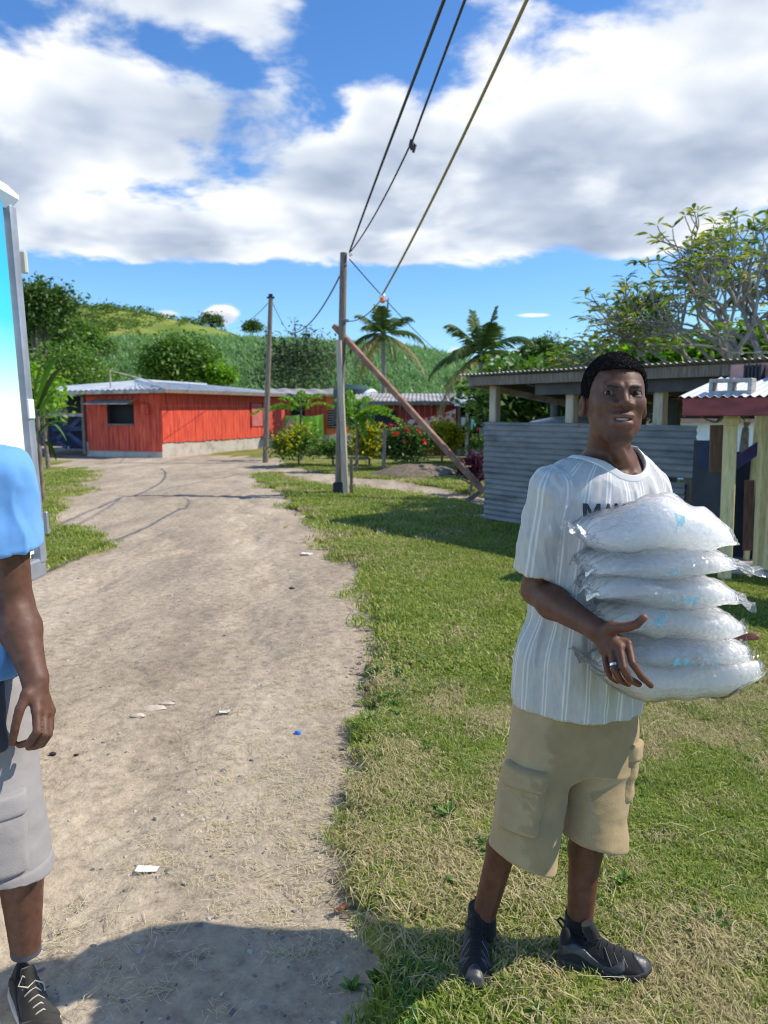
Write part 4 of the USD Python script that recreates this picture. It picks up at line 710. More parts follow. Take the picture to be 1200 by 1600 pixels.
# croton, hibiscus, cordyline
def shrub(label, px, Y, py, rx, rz, lm, seed, n=60, nl=26, L=.16, W=.06, name='croton_bush', cat='bush', group=None, extra=None):
    b = gb(px, Y); b[2] = ground_z(b[0], Y)[0][0]; t = thing(name, label, cat, b, group); c = at(px, py, Y); part(t, 'stems', limbs(b, c, (rx, rx, rz), seed, 7, .035), M_trunk, smooth=40); part(t, 'foliage', crown(c, (rx, rx * .85, rz), n, nl, L, W, seed, cl=.28), lm); return t, c
s1, c = shrub('dark green bush flecked with yellow at the road bend before the annexe', 466, 23.2, 697, .70, .52, LM['mid'], 21, 80, 34, .15, .06); part(s1, 'yellow_leaves', crown(c + [0, -.1, .08], (.68, .58, .5), 22, 16, .15, .06, 121, inner=.8, cl=.2), LM['croton'])
s1, c = shrub('low green bush right of the yellow flecked bush', 520, 23, 705, .42, .32, LM['mid'], 22, 40, 28, .13, .06, name='green_bush')
s1, c = shrub('yellow croton bush under the feathery sapling, left of the hibiscus', 577, 22.8, 695, .48, .56, LM['croton'], 23, 60, 30, .17, .065); part(s1, 'green_leaves', crown(c, (.44, .4, .5), 40, 22, .15, .06, 123), LM['mid'])
s1, c = shrub('rounded hibiscus bush with coral red flowers beside the lone post', 636, 21.5, 698, .66, .52, LM['dark'], 24, 90, 36, .12, .075, name='hibiscus_bush'); part(s1, 'foliage', crown(c, (.62, .55, .5), 50, 22, .12, .07, 131), LM['mid'])
for k, (px, py) in enumerate(((618, 678), (636, 672), (655, 673), (663, 690), (632, 690), (610, 664))):
    p = at(px, py, 20.9); g = np.random.default_rng(k); pet = [leaves(p[None] + .045 * np.array([[math.cos(a), -.3, math.sin(a)]]), g, .12, .10, dirs=np.array([[math.cos(a), -.2, math.sin(a)]])) for a in np.arange(5) * 1.257]
    fl = part(s1, 'flower', trimesh.creation.icosphere(1, .02).apply_translation(p), M_flower)
    for q_ in pet: part(fl, 'petal', q_, M_flower)
s1, c = shrub('bright yellow croton bush behind the slanting brace', 692, 24.5, 688, .66, .52, LM['croton'], 25, 90, 34, .17, .065)
part(s1, 'green_leaves', crown(c - [0, 0, .15], (.6, .55, .4), 40, 22, .15, .06, 133), LM['mid'])
s1, c = shrub('dark purple leaved plant at the foot of the slanting brace', 738, 15.3, 736, .30, .30, LM['purple'], 26, 26, 16, .26, .05, name='cordyline_plant', cat='plant')
s1, c = shrub('small green plants at the verandah edge under the washing', 770, 27, 690, .7, .25, LM['mid'], 27, 40, 24, .16, .08, name='green_bush')
# feathery saplings (poinciana) with flat layered leaves
def feather(label, px, Y, topy, fans, seed):
    b = gb(px, Y); b[2] = ground_z(b[0], Y)[0][0]; t = thing('feathery_sapling', label, 'sapling', b); g = np.random.default_rng(seed); top = at(px, topy, Y); part(t, 'stem', tube([b - [0, 0, .2], (b + top) / 2 + [.05, 0, 0], top], [.05, .04, .02], 7), M_trunk, smooth=True)
    for (fx, fy) in fans:
        e = at(fx, fy, Y + g.uniform(-.4, .4)); s = np.linspace(0, 1, 10); a = top + (b - top) * .15; arch = a + (e - a) * s[:, None] + np.array([0, 0, .22]) * np.sin(s * np.pi)[:, None]; vs = []
        d = unit(e - a); sd = unit(np.cross(d, [0, 0, 1]))
        for sg in (-1, 1):
            for j in range(2, 10):
                for q in np.linspace(.15, 1, 5): vs.append(arch[j] + sd * sg * q * .24 * math.sin(min(1, .3 + s[j]) * 2.6) - np.array([0, 0, .06 * q]))
        pp = np.array(vs); part(t, 'leaf_spray', cat_(leaves(np.vstack([pp, pp + g.normal(size=pp.shape) * .03]), g, .13, .055, dirs=np.repeat(d[None], 2 * len(pp), 0)), tube(arch, .008, 4)), LM['lime'])
feather('feathery leaved sapling before the annexe, reaching over the lime cloth', 470, 26, 630, ((395, 645), (420, 640), (440, 622), (470, 612), (500, 618), (520, 634)), 41)
feather('feathery leaved sapling standing right of the tall pole', 556, 21, 640, ((528, 625), (545, 612), (575, 622), (600, 645), (622, 655), (590, 668), (548, 660), (570, 680), (610, 640), (530, 655)), 42)
# banana-like plant and grass clump beside the truck
bn = gb(62, 13.5); t = thing('banana_plant', 'broad leaved yellow green plant leaning out from behind the truck', 'plant', bn)
def blade(a, b, w, sag, n=14):
    a, b = np.asarray(a, float), np.asarray(b, float); s = np.linspace(0, 1, n); c = a + (b - a) * s[:, None] + np.array([0, 0, 1.0]) * (sag * 4 * s * (1 - s))[:, None]; sd = unit(np.cross(b - a, [0, 0, 1])); ww = w * np.sin(np.clip(s * .93 + .06, 0, 1) * np.pi) ** .6
    q = np.stack([c - sd * ww[:, None] + [0, 0, .25 * w], c, c + sd * ww[:, None] + [0, 0, .25 * w]], 1); return slab(q, n, 3, (0, 0, -.004))
for k, (x0, y0, x1, y1, w_, sg) in enumerate(((60, 640, 98, 575, .06, .12), (58, 640, 94, 556, .07, .2), (62, 650, 92, 610, .05, .1), (50, 640, 66, 570, .06, .1), (60, 680, 104, 690, .10, .25), (58, 690, 96, 660, .09, .12), (60, 700, 88, 720, .08, .2), (55, 660, 80, 620, .1, .1))):
    part(t, 'leaf', blade(P(x0, y0, 13.5), P(x1, y1, 13.2 + .1 * k), w_, sg), LM['lime' if k % 3 else 'croton'], smooth=True)
part(t, 'stem', tube([bn - [0, 0, .2], P(58, 640, 13.5)], [.05, .03], 8), M_trunk, smooth=True)
tree('shrub', 'loose green shrub behind the truck, left of the red house', 'bush', gb(75, 22), at(62, 628, 22), (.7, .7, .9), 40, 26, .24, .10, 46, LM['lime'], .06)
tree('shrub', 'tall green bush on the slope above the blue timber lean-to', 'bush', gb(100, 46), at(105, 590, 46), (2.6, 2.0, 1.5), 90, 40, .32, .16, 47, LM['mid'], .12)
# ---------------------------------------------------------------- frangipani tree
FBp = np.array([6.3, 12.6, 0.0]); fg = thing('frangipani_tree', 'bare branched frangipani tree with sparse long leaves at the right edge', 'tree', FBp); g = np.random.default_rng(77)
segs, tips = [], []
def grow(p, d, L, r, depth):
    n = 4; q = [p]; dd = np.array(d)
    for k in range(n): dd = unit(dd + g.normal(size=3) * .13 + [0, 0, .015]); q.append(q[-1] + dd * L / n)
    segs.append((np.array(q), r, r * .78)); e = q[-1]
    if depth == 0: tips.append((e, dd)); return
    for k in range(2 if g.uniform() < .62 else 3):
        ax = unit(np.cross(dd, g.normal(size=3))); a = g.uniform(.35, .7); nd = dd * math.cos(a) + ax * math.sin(a); nd = unit(nd + [-.05, 0, .0]); nd[2] = max(nd[2], -.12); grow(e, nd, L * g.uniform(.66, .88), r * .70, depth - 1)
FK = FBp + [-.05, 0, 1.75]
segs.append((np.array([FBp - [0, 0, .3], FBp + [.06, 0, .6], FBp + [.02, 0, 1.2], FK]), .16, .13))
for a, dy, L in ((4, -.1, 1.02), (16, .3, 1.02), (38, -.35, .9), (52, .15, .98), (66, -.2, .95), (82, .3, .95), (100, -.15, .92), (122, .2, .85), (148, -.1, .8), (30, -.8, .7), (60, .9, .8)): grow(FK, unit([-math.cos(math.radians(a)), dy, math.sin(math.radians(a))]), L, .058, 5)
part(fg, 'trunk', cat_(*[tube(q, np.linspace(a, b, len(q)), 6) for q, a, b in segs if a > .04]), M_frangi, smooth=50); part(fg, 'branches', cat_(*[tube(q, np.linspace(max(a, .0085), max(b, .007), len(q)), 5) for q, a, b in segs if a <= .04]), M_frangi, smooth=50)
LV = []
def fleaf(p, d, L, w):
    d = unit(d); sd = unit(np.cross(d, [0, 0, 1]) + g.normal(size=3) * .15); up = np.cross(sd, d); s = np.array([0, .12, .35, .62, .85, 1.0]); ww = np.array([.04, .10, .8, 1.0, .55, 0]) * w / 2; c = p + d * (L * s)[:, None] - np.array([0, 0, 1.0]) * (L * .22 * s * s)[:, None]
    v = np.concatenate([c - sd * ww[:, None] + up * ww[:, None] * .35, c, c + sd * ww[:, None] + up * ww[:, None] * .35]); f = []
    for i in range(5):
        for o in (0, 6): f += [[o + i, o + i + 1, o + i + 7], [o + i, o + i + 7, o + i + 6]]
    return v, np.array(f)
for e, d in tips:
    if g.uniform() < .15: continue
    for k in range(g.integers(3, 7)):
        a = g.uniform(0, 6.28); o = unit(np.array([math.cos(a), math.sin(a), 0]) + d * g.uniform(.3, 1.0)); LV.append((e, fleaf(e + d * .01, o, g.uniform(.17, .29), g.uniform(.05, .075))))
order = sorted(range(len(LV)), key=lambda i: LV[i][0][1] - (0 if abs(LV[i][0][0]) < .52 * LV[i][0][1] else -99))
for i in order[:280]: part(fg, 'leaf', LV[i][1], LM['frangi'])
if len(order) > 280: part(fg, 'small_leaves', cat_(*[LV[i][1] for i in order[280:]]), LM['frangi'], kind='stuff')
vis = [t_ for t_ in tips if -.1 < t_[0][0] / t_[0][1] < .5]
for i in range(0, len(vis), 9):
    e, d = vis[i]; fl = part(fg, 'flower', trimesh.creation.icosphere(1, .012).apply_translation(e + d * .05), M_white)
    for a in np.arange(7) * .9: part(fl, 'petal', fleaf(e + d * .05 + g.normal(size=3) * .03, np.array([math.cos(a), math.sin(a), .5]), .05, .035), M_white)
# low mound and weeds on the far lawn
m = P(652, 752, 19.5); md = thing('soil_heap', 'low brown heap of soil and dry grass on the far lawn', 'soil heap', [m[0], 19.5, 0]); ph = np.linspace(0, 2 * np.pi, 40); rr = np.linspace(0, 1, 10)
q = np.array([[[m[0] + r * 1.25 * math.cos(a) * (1 + .15 * math.sin(3 * a)), 19.5 + r * .8 * math.sin(a), .34 * (1 - r * r) + .05 * meshkit.noise(np.array([[r * 5 * math.cos(a), r * 5 * math.sin(a), 0]]), 3)[0] - .06] for r in rr] for a in ph])
part(md, 'heap', grid(q, 40, 10), M_clod, smooth=True)
# ---------------------------------------------------------------- bodies and cloth as distance fields, meshed once
def rc(p, a, b, ra, rb):
    a, b = np.asarray(a, np.float32), np.asarray(b, np.float32); ba = b - a; pa = p - a
    t = np.clip(pa @ ba / max(float(ba @ ba), 1e-12), 0, 1); return np.linalg.norm(pa - t[:, None] * ba, axis=1) - (ra + (rb - ra) * t)
def ell(p, c, r):
    q = p - np.asarray(c, np.float32); r = np.asarray(r, np.float32)
    k0 = np.linalg.norm(q / r, axis=1); k1 = np.linalg.norm(q / (r * r), axis=1); return k0 * (k0 - 1) / np.maximum(k1, 1e-9)
def rbox(p, c, R, half, rad):
    q = np.abs((p - np.asarray(c, np.float32)) @ np.asarray(R, np.float32).T) - (np.asarray(half, np.float32) - rad)
    return np.linalg.norm(np.maximum(q, 0), axis=1) + np.minimum(q.max(1), 0) - rad
def smin(a, b, k):
    h = np.clip(.5 + .5 * (b - a) / k, 0, 1); return b + (a - b) * h - k * h * (1 - h)
def smax(a, b, k): return -smin(-a, -b, k)
def plane(p, o, n): return (p - np.asarray(o, np.float32)) @ np.asarray(unit(n), np.float32)
def chain(p, pts, rs):
    d = None
    for a, b, ra, rb in zip(pts[:-1], pts[1:], rs[:-1], rs[1:]):
        e = rc(p, a, b, ra, rb); d = e if d is None else np.minimum(d, e)
    return d
def mesh_sdf(fn, lo, hi, h, B=8):
    """Surface nets over the blocks that the surface passes through."""
    lo, hi = np.asarray(lo, float), np.asarray(hi, float); nb = np.ceil((hi - lo) / (h * B)).astype(int); n = nb * B + 1
    ctr = np.stack(np.meshgrid(*[lo[i] + (np.arange(nb[i]) + .5) * h * B for i in range(3)], indexing='ij'), -1).reshape(-1, 3).astype(np.float32)
    dc = fn(ctr); act = np.abs(dc) < h * B * .87 * 1.35 + .004
    D = np.repeat(np.repeat(np.repeat(np.where(dc < 0, -1, 1).astype(np.float32).reshape(nb), B, 0), B, 1), B, 2)
    D = np.pad(D, ((0, 1),) * 3, mode='edge')
    bi = np.stack(np.unravel_index(np.nonzero(act)[0], nb), -1); off = np.stack(np.meshgrid(*[np.arange(B + 1)] * 3, indexing='ij'), -1).reshape(-1, 3)
    for s in range(0, len(bi), 600):
        I = (bi[s:s + 600, None] * B + off[None]).reshape(-1, 3); D[I[:, 0], I[:, 1], I[:, 2]] = fn((lo + I * h).astype(np.float32))
    S = D < 0
    c = np.zeros(tuple(np.array(D.shape) - 1), np.int8)
    for d in np.ndindex(2, 2, 2): c += S[d[0]:D.shape[0] - 1 + d[0], d[1]:D.shape[1] - 1 + d[1], d[2]:D.shape[2] - 1 + d[2]]
    cell = np.argwhere((c > 0) & (c < 8)); vid = np.full(c.shape, -1, np.int32); vid[tuple(cell.T)] = np.arange(len(cell))
    acc, cnt = np.zeros((len(cell), 3)), np.zeros((len(cell), 1)); cor = list(np.ndindex(2, 2, 2))
    val = np.stack([D[tuple((cell + np.array(o)).T)] for o in cor], 1)
    for i, a in enumerate(cor):
        for j, b in enumerate(cor):
            if j > i and sum(x != y for x, y in zip(a, b)) == 1:
                va_, vb = val[:, i], val[:, j]; m = (va_ < 0) != (vb < 0); t = np.where(m, va_ / np.where(m, va_ - vb, 1), 0)[:, None]
                acc += m[:, None] * (np.array(a) + t * (np.array(b) - np.array(a))); cnt += m[:, None]
    V = lo + (cell + acc / np.maximum(cnt, 1)) * h; F = []
    for ax in range(3):
        o1, o2 = [(1, 2), (2, 0), (0, 1)][ax]; sl = [slice(1, -1)] * 3; s0 = list(sl); s1 = list(sl); s0[ax] = slice(0, -1); s1[ax] = slice(1, None)
        A, Bv = S[tuple(s0)], S[tuple(s1)]; e = np.argwhere(A != Bv)
        base = e + 1; base[:, ax] -= 1; e1, e2 = np.eye(3, dtype=int)[o1], np.eye(3, dtype=int)[o2]
        q = np.stack([vid[tuple((base - e1 - e2).T)], vid[tuple((base - e2).T)], vid[tuple(base.T)], vid[tuple((base - e1).T)]], 1)
        fl = ~A[tuple(e.T)]; q[fl] = q[fl][:, ::-1]; F.append(q[(q >= 0).all(1)])
    F = np.vstack(F); return V, np.vstack([F[:, [0, 1, 2]], F[:, [0, 2, 3]]])
def normals(m):
    v, f = m; n = np.zeros_like(v); c = np.cross(v[f[:, 1]] - v[f[:, 0]], v[f[:, 2]] - v[f[:, 0]])
    for k in range(3): np.add.at(n, f[:, k], c)
    return n / (np.linalg.norm(n, axis=1, keepdims=True) + 1e-12)
def bounds(pts, pad): pts = np.asarray(pts); return pts.min(0) - pad, pts.max(0) + pad
def regions(p, regs, k=.02):
    """Smooth union of (function, low corner, high corner), each looked at only near its own box."""
    d = np.full(len(p), 1.0, np.float32)
    for fn, lo, hi in regs:
        q = np.maximum(np.maximum(lo - p, p - hi), 0); far_ = np.linalg.norm(q, axis=1); m = far_ < .03
        e = np.maximum(far_, .02).astype(np.float32)
        if m.any(): e[m] = fn(p[m])
        d = smin(d, e, k)
    return d
def frame(yaw, pitch=0.0, roll=0.0):
    """(his left, forward, up) for a body that faces the camera's way (-y) turned by yaw towards +x; pitch > 0 looks up."""
    l = np.array([math.cos(yaw), math.sin(yaw), 0]); f = np.array([math.sin(yaw), -math.cos(yaw), 0]); u = np.array([0, 0, 1.0])
    f, u = f * math.cos(pitch) + u * math.sin(pitch), u * math.cos(pitch) - f * math.sin(pitch)
    return np.stack([l * math.cos(roll) + u * math.sin(roll), f, u * math.cos(roll) - l * math.sin(roll)])

def head_sdf(p, c, R):
    """c = point midway between the ears; local axes: x his left, y forward, z up."""
    q = ((p - np.asarray(c, np.float32)) @ R.T.astype(np.float32)); x = np.abs(q[:, 0]); m = np.stack([x, q[:, 1], q[:, 2]], 1)
    d = ell(q, (0, -.014, .040), (.076, .094, .083))
    d = smin(d, ell(q, (0, .026, -.008), (.0665, .064, .080)), .03)
    d = smin(d, ell(q, (0, .030, -.058), (.051, .05, .037)), .035)
    d = smin(d, rc(m, (.046, -.004, -.034), (.015, .064, -.087), .017, .017), .035)
    d = smin(d, ell(q, (0, .070, -.094), (.023, .018, .016)), .025)
    d = smin(d, ell(m, (.040, .060, -.006), (.022, .021, .022)), .025)
    d = smin(d, rc(m, (.012, .0845, .036), (.043, .073, .038), .0075, .006), .016)
    d = smax(d, -ell(m, (.0355, .0965, .0225), (.022, .019, .0125)), .012)
    d = smin(d, rc(q, (0, .085, .028), (0, .101, -.005), .0078, .0136), .012)
    d = smin(d, ell(m, (.0185, .0905, -.0095), (.0112, .012, .0095)), .007)
    d = smax(d, -ell(m, (.0100, .102, -.0190), (.0050, .006, .0042)), .003)
    d = smin(d, ell(q, (0, .077, -.046), (.031, .023, .025)), .02)
    d = smin(d, ell(q, (0, .0955, -.0375), (.0300, .0100, .0068)), .006)
    d = smin(d, ell(q, (0, .0945, -.0590), (.0270, .0110, .0092)), .006)
    d = smax(d, -ell(q, (0, .0985, -.0475), (.0245, .020, .0034)), .002)
    lid = np.linalg.norm(m - np.array([.0355, .0690, .0210], np.float32), axis=1) - .0168
    lid = smax(lid, -ell(m, (.0355, .0895, .0205), (.0200, .022, .0054)), .002)
    d = smin(d, lid, .006)
    d = smax(d, -ell(m, (.0360, .0900, .0205), (.0178, .0165, .0035)), .0015)
    ear = ell(m, (.0825, -.012, -.012), (.0105, .017, .030)); ear = smax(ear, -ell(m, (.0925, -.003, -.009), (.008, .011, .019)), .004)
    d = smin(d, ear, .007)
    return d
def head_tint(v, c, R, skin):
    q = (v - c) @ R.T; col = np.ones((len(v), 3)) * skin
    lip = np.exp(-((q[:, 0] / .029) ** 4 + ((q[:, 2] + .0485) / .0165) ** 4)) * (q[:, 1] > .08)
    col = col * (1 - lip[:, None] * .75) + lip[:, None] * .75 * np.array([.20, .085, .07])
    beard = np.clip(1 - np.abs(q[:, 2] + .098) / .03, 0, 1) * np.clip((q[:, 1] - .0) / .05, 0, 1) + .8 * np.exp(-(((q[:, 2] + .0265) / .005) ** 2 + (q[:, 0] / .024) ** 2)) * (q[:, 1] > .08)
    col *= 1 - .35 * np.clip(beard, 0, 1)[:, None] * (1 - lip[:, None])
    lidm = 1.6 * np.exp(-(((np.abs(q[:, 0]) - .0355) / .022) ** 2 + ((q[:, 2] - .0225) / .011) ** 2)) * (q[:, 1] > .05)
    return col * (1 - .25 * lidm[:, None])
def hair_sdf(p, c, R):
    q = ((p - np.asarray(c, np.float32)) @ R.T.astype(np.float32))
    d = ell(q, (0, -.016, .045), (.083, .102, .090))
    line = np.interp(q[:, 1], [-.12, -.07, -.03, .0, .020, .028, .036, .075], [-.055, -.05, -.022, -.012, -.002, .050, .078, .085])
    line = line + .006 * (np.abs(q[:, 0]) < .05) * 0
    return smax(d, (line - q[:, 2]).astype(np.float32), .006)
def hand_regs(W, knuckles, fingers, thumb, rw=.022, rk=.0115, rf=.0088):
    """W wrist; knuckles: index..little; fingers: lists of points from the knuckle outward; thumb: base..tip."""
    W = np.asarray(W)
    def fn(p):
        d = None
        for i, k in enumerate(knuckles):
            e = rc(p, W + (np.asarray(k) - W) * .12, k, rw * .66, rk); d = e if d is None else smin(d, e, .014)
        d = smin(d, rc(p, W, W + (np.asarray(knuckles[1]) - W) * .3, rw * .95, rw * .8), .015)
        d = smin(d, rc(p, W + (np.asarray(knuckles[0]) - W) * .2, thumb[0], rw * .75, .0155), .016)
        for i, fg in enumerate(fingers):
            n = len(fg); s = [1.0, 1.06, 1.0, .84][i]
            d = smin(d, chain(p, fg, np.linspace(rf * 1.12, rf * .84, n) * s), .0035)
        d = smin(d, chain(p, thumb, np.linspace(.0135, .0092, len(thumb))), .006)
        return d
    pts = np.vstack([[W], knuckles, *fingers, thumb]); return (fn, *bounds(pts, .03))
def limb(a, m, b, ra, rm, rb, bulge, k=.02):
    a, m, b, bulge = map(np.asarray, (a, m, b, bulge))
    def fn(p):
        return smin(rc(p, a, m + bulge, ra, rm), rc(p, m + bulge, b, rm, rb), k)
    return (fn, *bounds([a, m, b], max(ra, rm, rb) + .03))
def torso_field(zs, cx, cy, A, Bd, yaw):
    """Elliptical trunk whose centre, half width and half depth vary with height."""
    def fn(p):
        z = p[:, 2]; x, y = p[:, 0] - np.interp(z, zs, cx), p[:, 1] - np.interp(z, zs, cy); c, s = math.cos(yaw), math.sin(yaw)
        u, w = x * c + y * s, x * s - y * c; a, b = np.interp(z, zs, A), np.interp(z, zs, Bd)
        k = ((np.abs(u) / a) ** 2.4 + (np.abs(w) / b) ** 2.4) ** (1 / 2.4); d = (k - 1) * np.minimum(a, b) * 1.0
        d = np.where(k < .3, -np.minimum(a, b) * .7, d)
        return np.maximum(d, np.maximum(z - zs[-1], zs[0] - z)).astype(np.float32)
    return fn
def skinmat(name, rough=.54):
    return usdkit.material(stage, '/World/Looks/' + name, {
        'a': ('attribute', {'attribute': 'tint'}), 'g': ('geometry', {}), 'n': ('noise_texture', {'scale': 45.0, 'detail': 5.0}), 'r': ('rgb_ramp', {'ramp': [(.3, (.78, .76, .75)), (.7, (1.2, 1.2, 1.2))]}),
        'n2': ('noise_texture', {'scale': 420.0, 'detail': 3.0}), 'b': ('bump', {'strength': .22, 'distance': .002}), 'mx': ('mix', {'mix_type': 'multiply', 'fac': 1.0}),
        'p': ('principled_bsdf', {'roughness': rough, 'specular_ior_level': .33, 'subsurface_weight': .12, 'subsurface_scale': .004, 'subsurface_radius': (1.0, .35, .2)})},
        [('g.position', 'n.vector'), ('g.position', 'n2.vector'), ('n.fac', 'r.fac'), ('a.color', 'mx.color1'), ('r.color', 'mx.color2'), ('mx.color', 'p.base_color'), ('n2.fac', 'b.height'), ('b.normal', 'p.normal')], surface='p.BSDF')
def fabric(name, color, var=.12, weave=900.0, bump=.35, rough=.9, scale=9.0):
    c = np.asarray(color, float)
    return usdkit.material(stage, '/World/Looks/' + name, {
        'g': ('geometry', {}), 'n': ('noise_texture', {'scale': scale, 'detail': 6.0, 'roughness': .65}), 'r': ('rgb_ramp', {'ramp': [(.3, c * (1 - var)), (.7, c * (1 + var))]}),
        'n2': ('noise_texture', {'scale': weave, 'detail': 2.0}), 'n3': ('noise_texture', {'scale': 60.0, 'detail': 4.0}), 'ad': ('math', {'math_type': 'add'}), 'b': ('bump', {'strength': bump, 'distance': .003}),
        'p': ('principled_bsdf', {'roughness': rough, 'specular_ior_level': .15, 'sheen_weight': .15})},
        [('g.position', 'n.vector'), ('g.position', 'n2.vector'), ('g.position', 'n3.vector'), ('n.fac', 'r.fac'), ('r.color', 'p.base_color'), ('n2.fac', 'ad.value1'), ('n3.fac', 'ad.value2'), ('ad.value', 'b.height'), ('b.normal', 'p.normal')], surface='p.BSDF')
def shoe(t, heel, toe, mats, width=.048, ankle=None, laces=True, loop=True, stitch=True, capbright=True):
    """A low walking shoe standing on the ground from heel to toe: sole, upper, toe cap, tongue, laces, heel loop, sock."""
    heel, toe = np.asarray(heel, float), np.asarray(toe, float); L = np.linalg.norm((toe - heel)[:2]); f = unit([*(toe - heel)[:2], 0]); s = np.cross(f, [0, 0, 1]); u = np.array([0, 0, 1.0]); R = np.stack([s, f, u]).astype(np.float32); o = heel
    loc = lambda p: (p - o.astype(np.float32)) @ R.T
    def outl(q, grow):
        w = np.interp(q[:, 1] / L, [0, .08, .25, .45, .68, .85, .95, 1.0], np.array([.55, .74, .78, .80, 1.0, .92, .68, .3]) * width + grow); c = np.interp(q[:, 1] / L, [0, .3, .65, 1], [0, .002, .0, -.004])
        return np.maximum(np.abs(q[:, 0] - c) - w, np.abs(q[:, 1] - L / 2) - L / 2 - grow)
    def sole(p):
        q = loc(p); top = np.interp(q[:, 1] / L, [0, .4, .75, 1], [.030, .024, .022, .034]); bot = np.interp(q[:, 1] / L, [0, .06, .75, 1], [.006, 0, 0, .016])
        return smax(outl(q, .003), np.maximum(q[:, 2] - top, bot - q[:, 2]), .008)
    top_h = lambda y: np.interp(y / L, [-.05, .05, .2, .3, .42, .6, .8, .95, 1.02], [.088, .105, .10, .094, .092, .070, .056, .045, .03])
    def up(p):
        q = loc(p); h = top_h(q[:, 1]); w = np.interp(q[:, 1] / L, [0, .08, .25, .45, .68, .85, .95, 1.0], np.array([.55, .72, .74, .76, .97, .9, .66, .25]) * width)
        z = np.clip(q[:, 2], 0, None) / h; k = np.sqrt((q[:, 0] / w) ** 2 * np.interp(z, [0, .6, 1], [1, 1.15, 2.1]) + np.clip(z - .35, 0, None) ** 2 * 2.2); d = (k - 1) * .03
        d = smax(d, np.abs(q[:, 1] - L / 2) - L / 2 + .002, .02); d = smax(d, .018 - q[:, 2], .004)
        hole = rc(q, (0, .23 * L, .095), (0, .22 * L, .16), .030, .042); return smax(d, -hole, .006)
    lo, hi = bounds([heel, toe, heel + u * .16], .07)
    part(t, 'sole', mesh_sdf(sole, lo, hi, .0042), mats[1], smooth=True)
    U = mesh_sdf(up, lo, hi, .0036); part(t, 'upper', U, mats[0], smooth=True)
    def cap(p):
        q = loc(p); return smax(up(p) - .0028, np.minimum(L * .80 - q[:, 1] + 1.6 * q[:, 0] ** 2 / width, 9), .004)
    part(t, 'toe_cap', mesh_sdf(cap, lo, hi, .0036), mats[3], smooth=True)
    def panel(p):
        q = loc(p); side = np.abs(q[:, 0]) - .006; band = np.abs(q[:, 2] - (.042 + .02 * np.sin(q[:, 1] / L * 9))) - .013
        return smax(up(p) - .0026, np.maximum(np.maximum(band, .02 * L - q[:, 1]), q[:, 1] - .72 * L), .003)
    part(t, 'side_panel', mesh_sdf(panel, lo, hi, .0038), mats[3], smooth=True)
    W = lambda x, y, z: o + s * x + f * y + u * z
    zt = lambda y: float(top_h(np.array([y]))[0])
    part(t, 'tongue', tube([W(0, .40 * L, zt(.4 * L) - .012), W(0, .33 * L, .112), W(0, .30 * L, .128)], [.02, .022, .017], 10), mats[0], smooth=40)
    if laces:
        for k in range(5):
            y = (.38 + .075 * k) * L; z = zt(y) * .97 + .001
            part(t, 'lace', tube([W(-.021, y + .004, z - .012), W(-.008, y - .002, z + .002), W(.008, y + .002, z + .002), W(.021, y - .004, z - .012)], .0024, 6), mats[2], smooth=True)
        part(t, 'lace', tube([W(.0, .40 * L, .104), W(.018, .37 * L, .122), W(.034, .42 * L, .108), W(.012, .45 * L, .098), W(-.01, .42 * L, .103), W(-.03, .46 * L, .092), W(-.026, .52 * L, .082)], .0022, 6), mats[2], smooth=True)
    if stitch:
        for sd in (-1, 1):
            for k in range(3):
                y = (.50 + .1 * k) * L; z = zt(y)
                part(t, 'eyelet_strip', tube([W(sd * .018, y, z * .93), W(sd * .034, y + .012, z * .66), W(sd * .041, y + .02, z * .46)], .0011, 5), mats[4], smooth=True)
    if loop:
        part(t, 'heel_loop', tube([W(0, .012, .098), W(0, -.006, .122), W(.004, .002, .134), W(.0, .018, .118)], .0035, 6), mats[0], smooth=True)
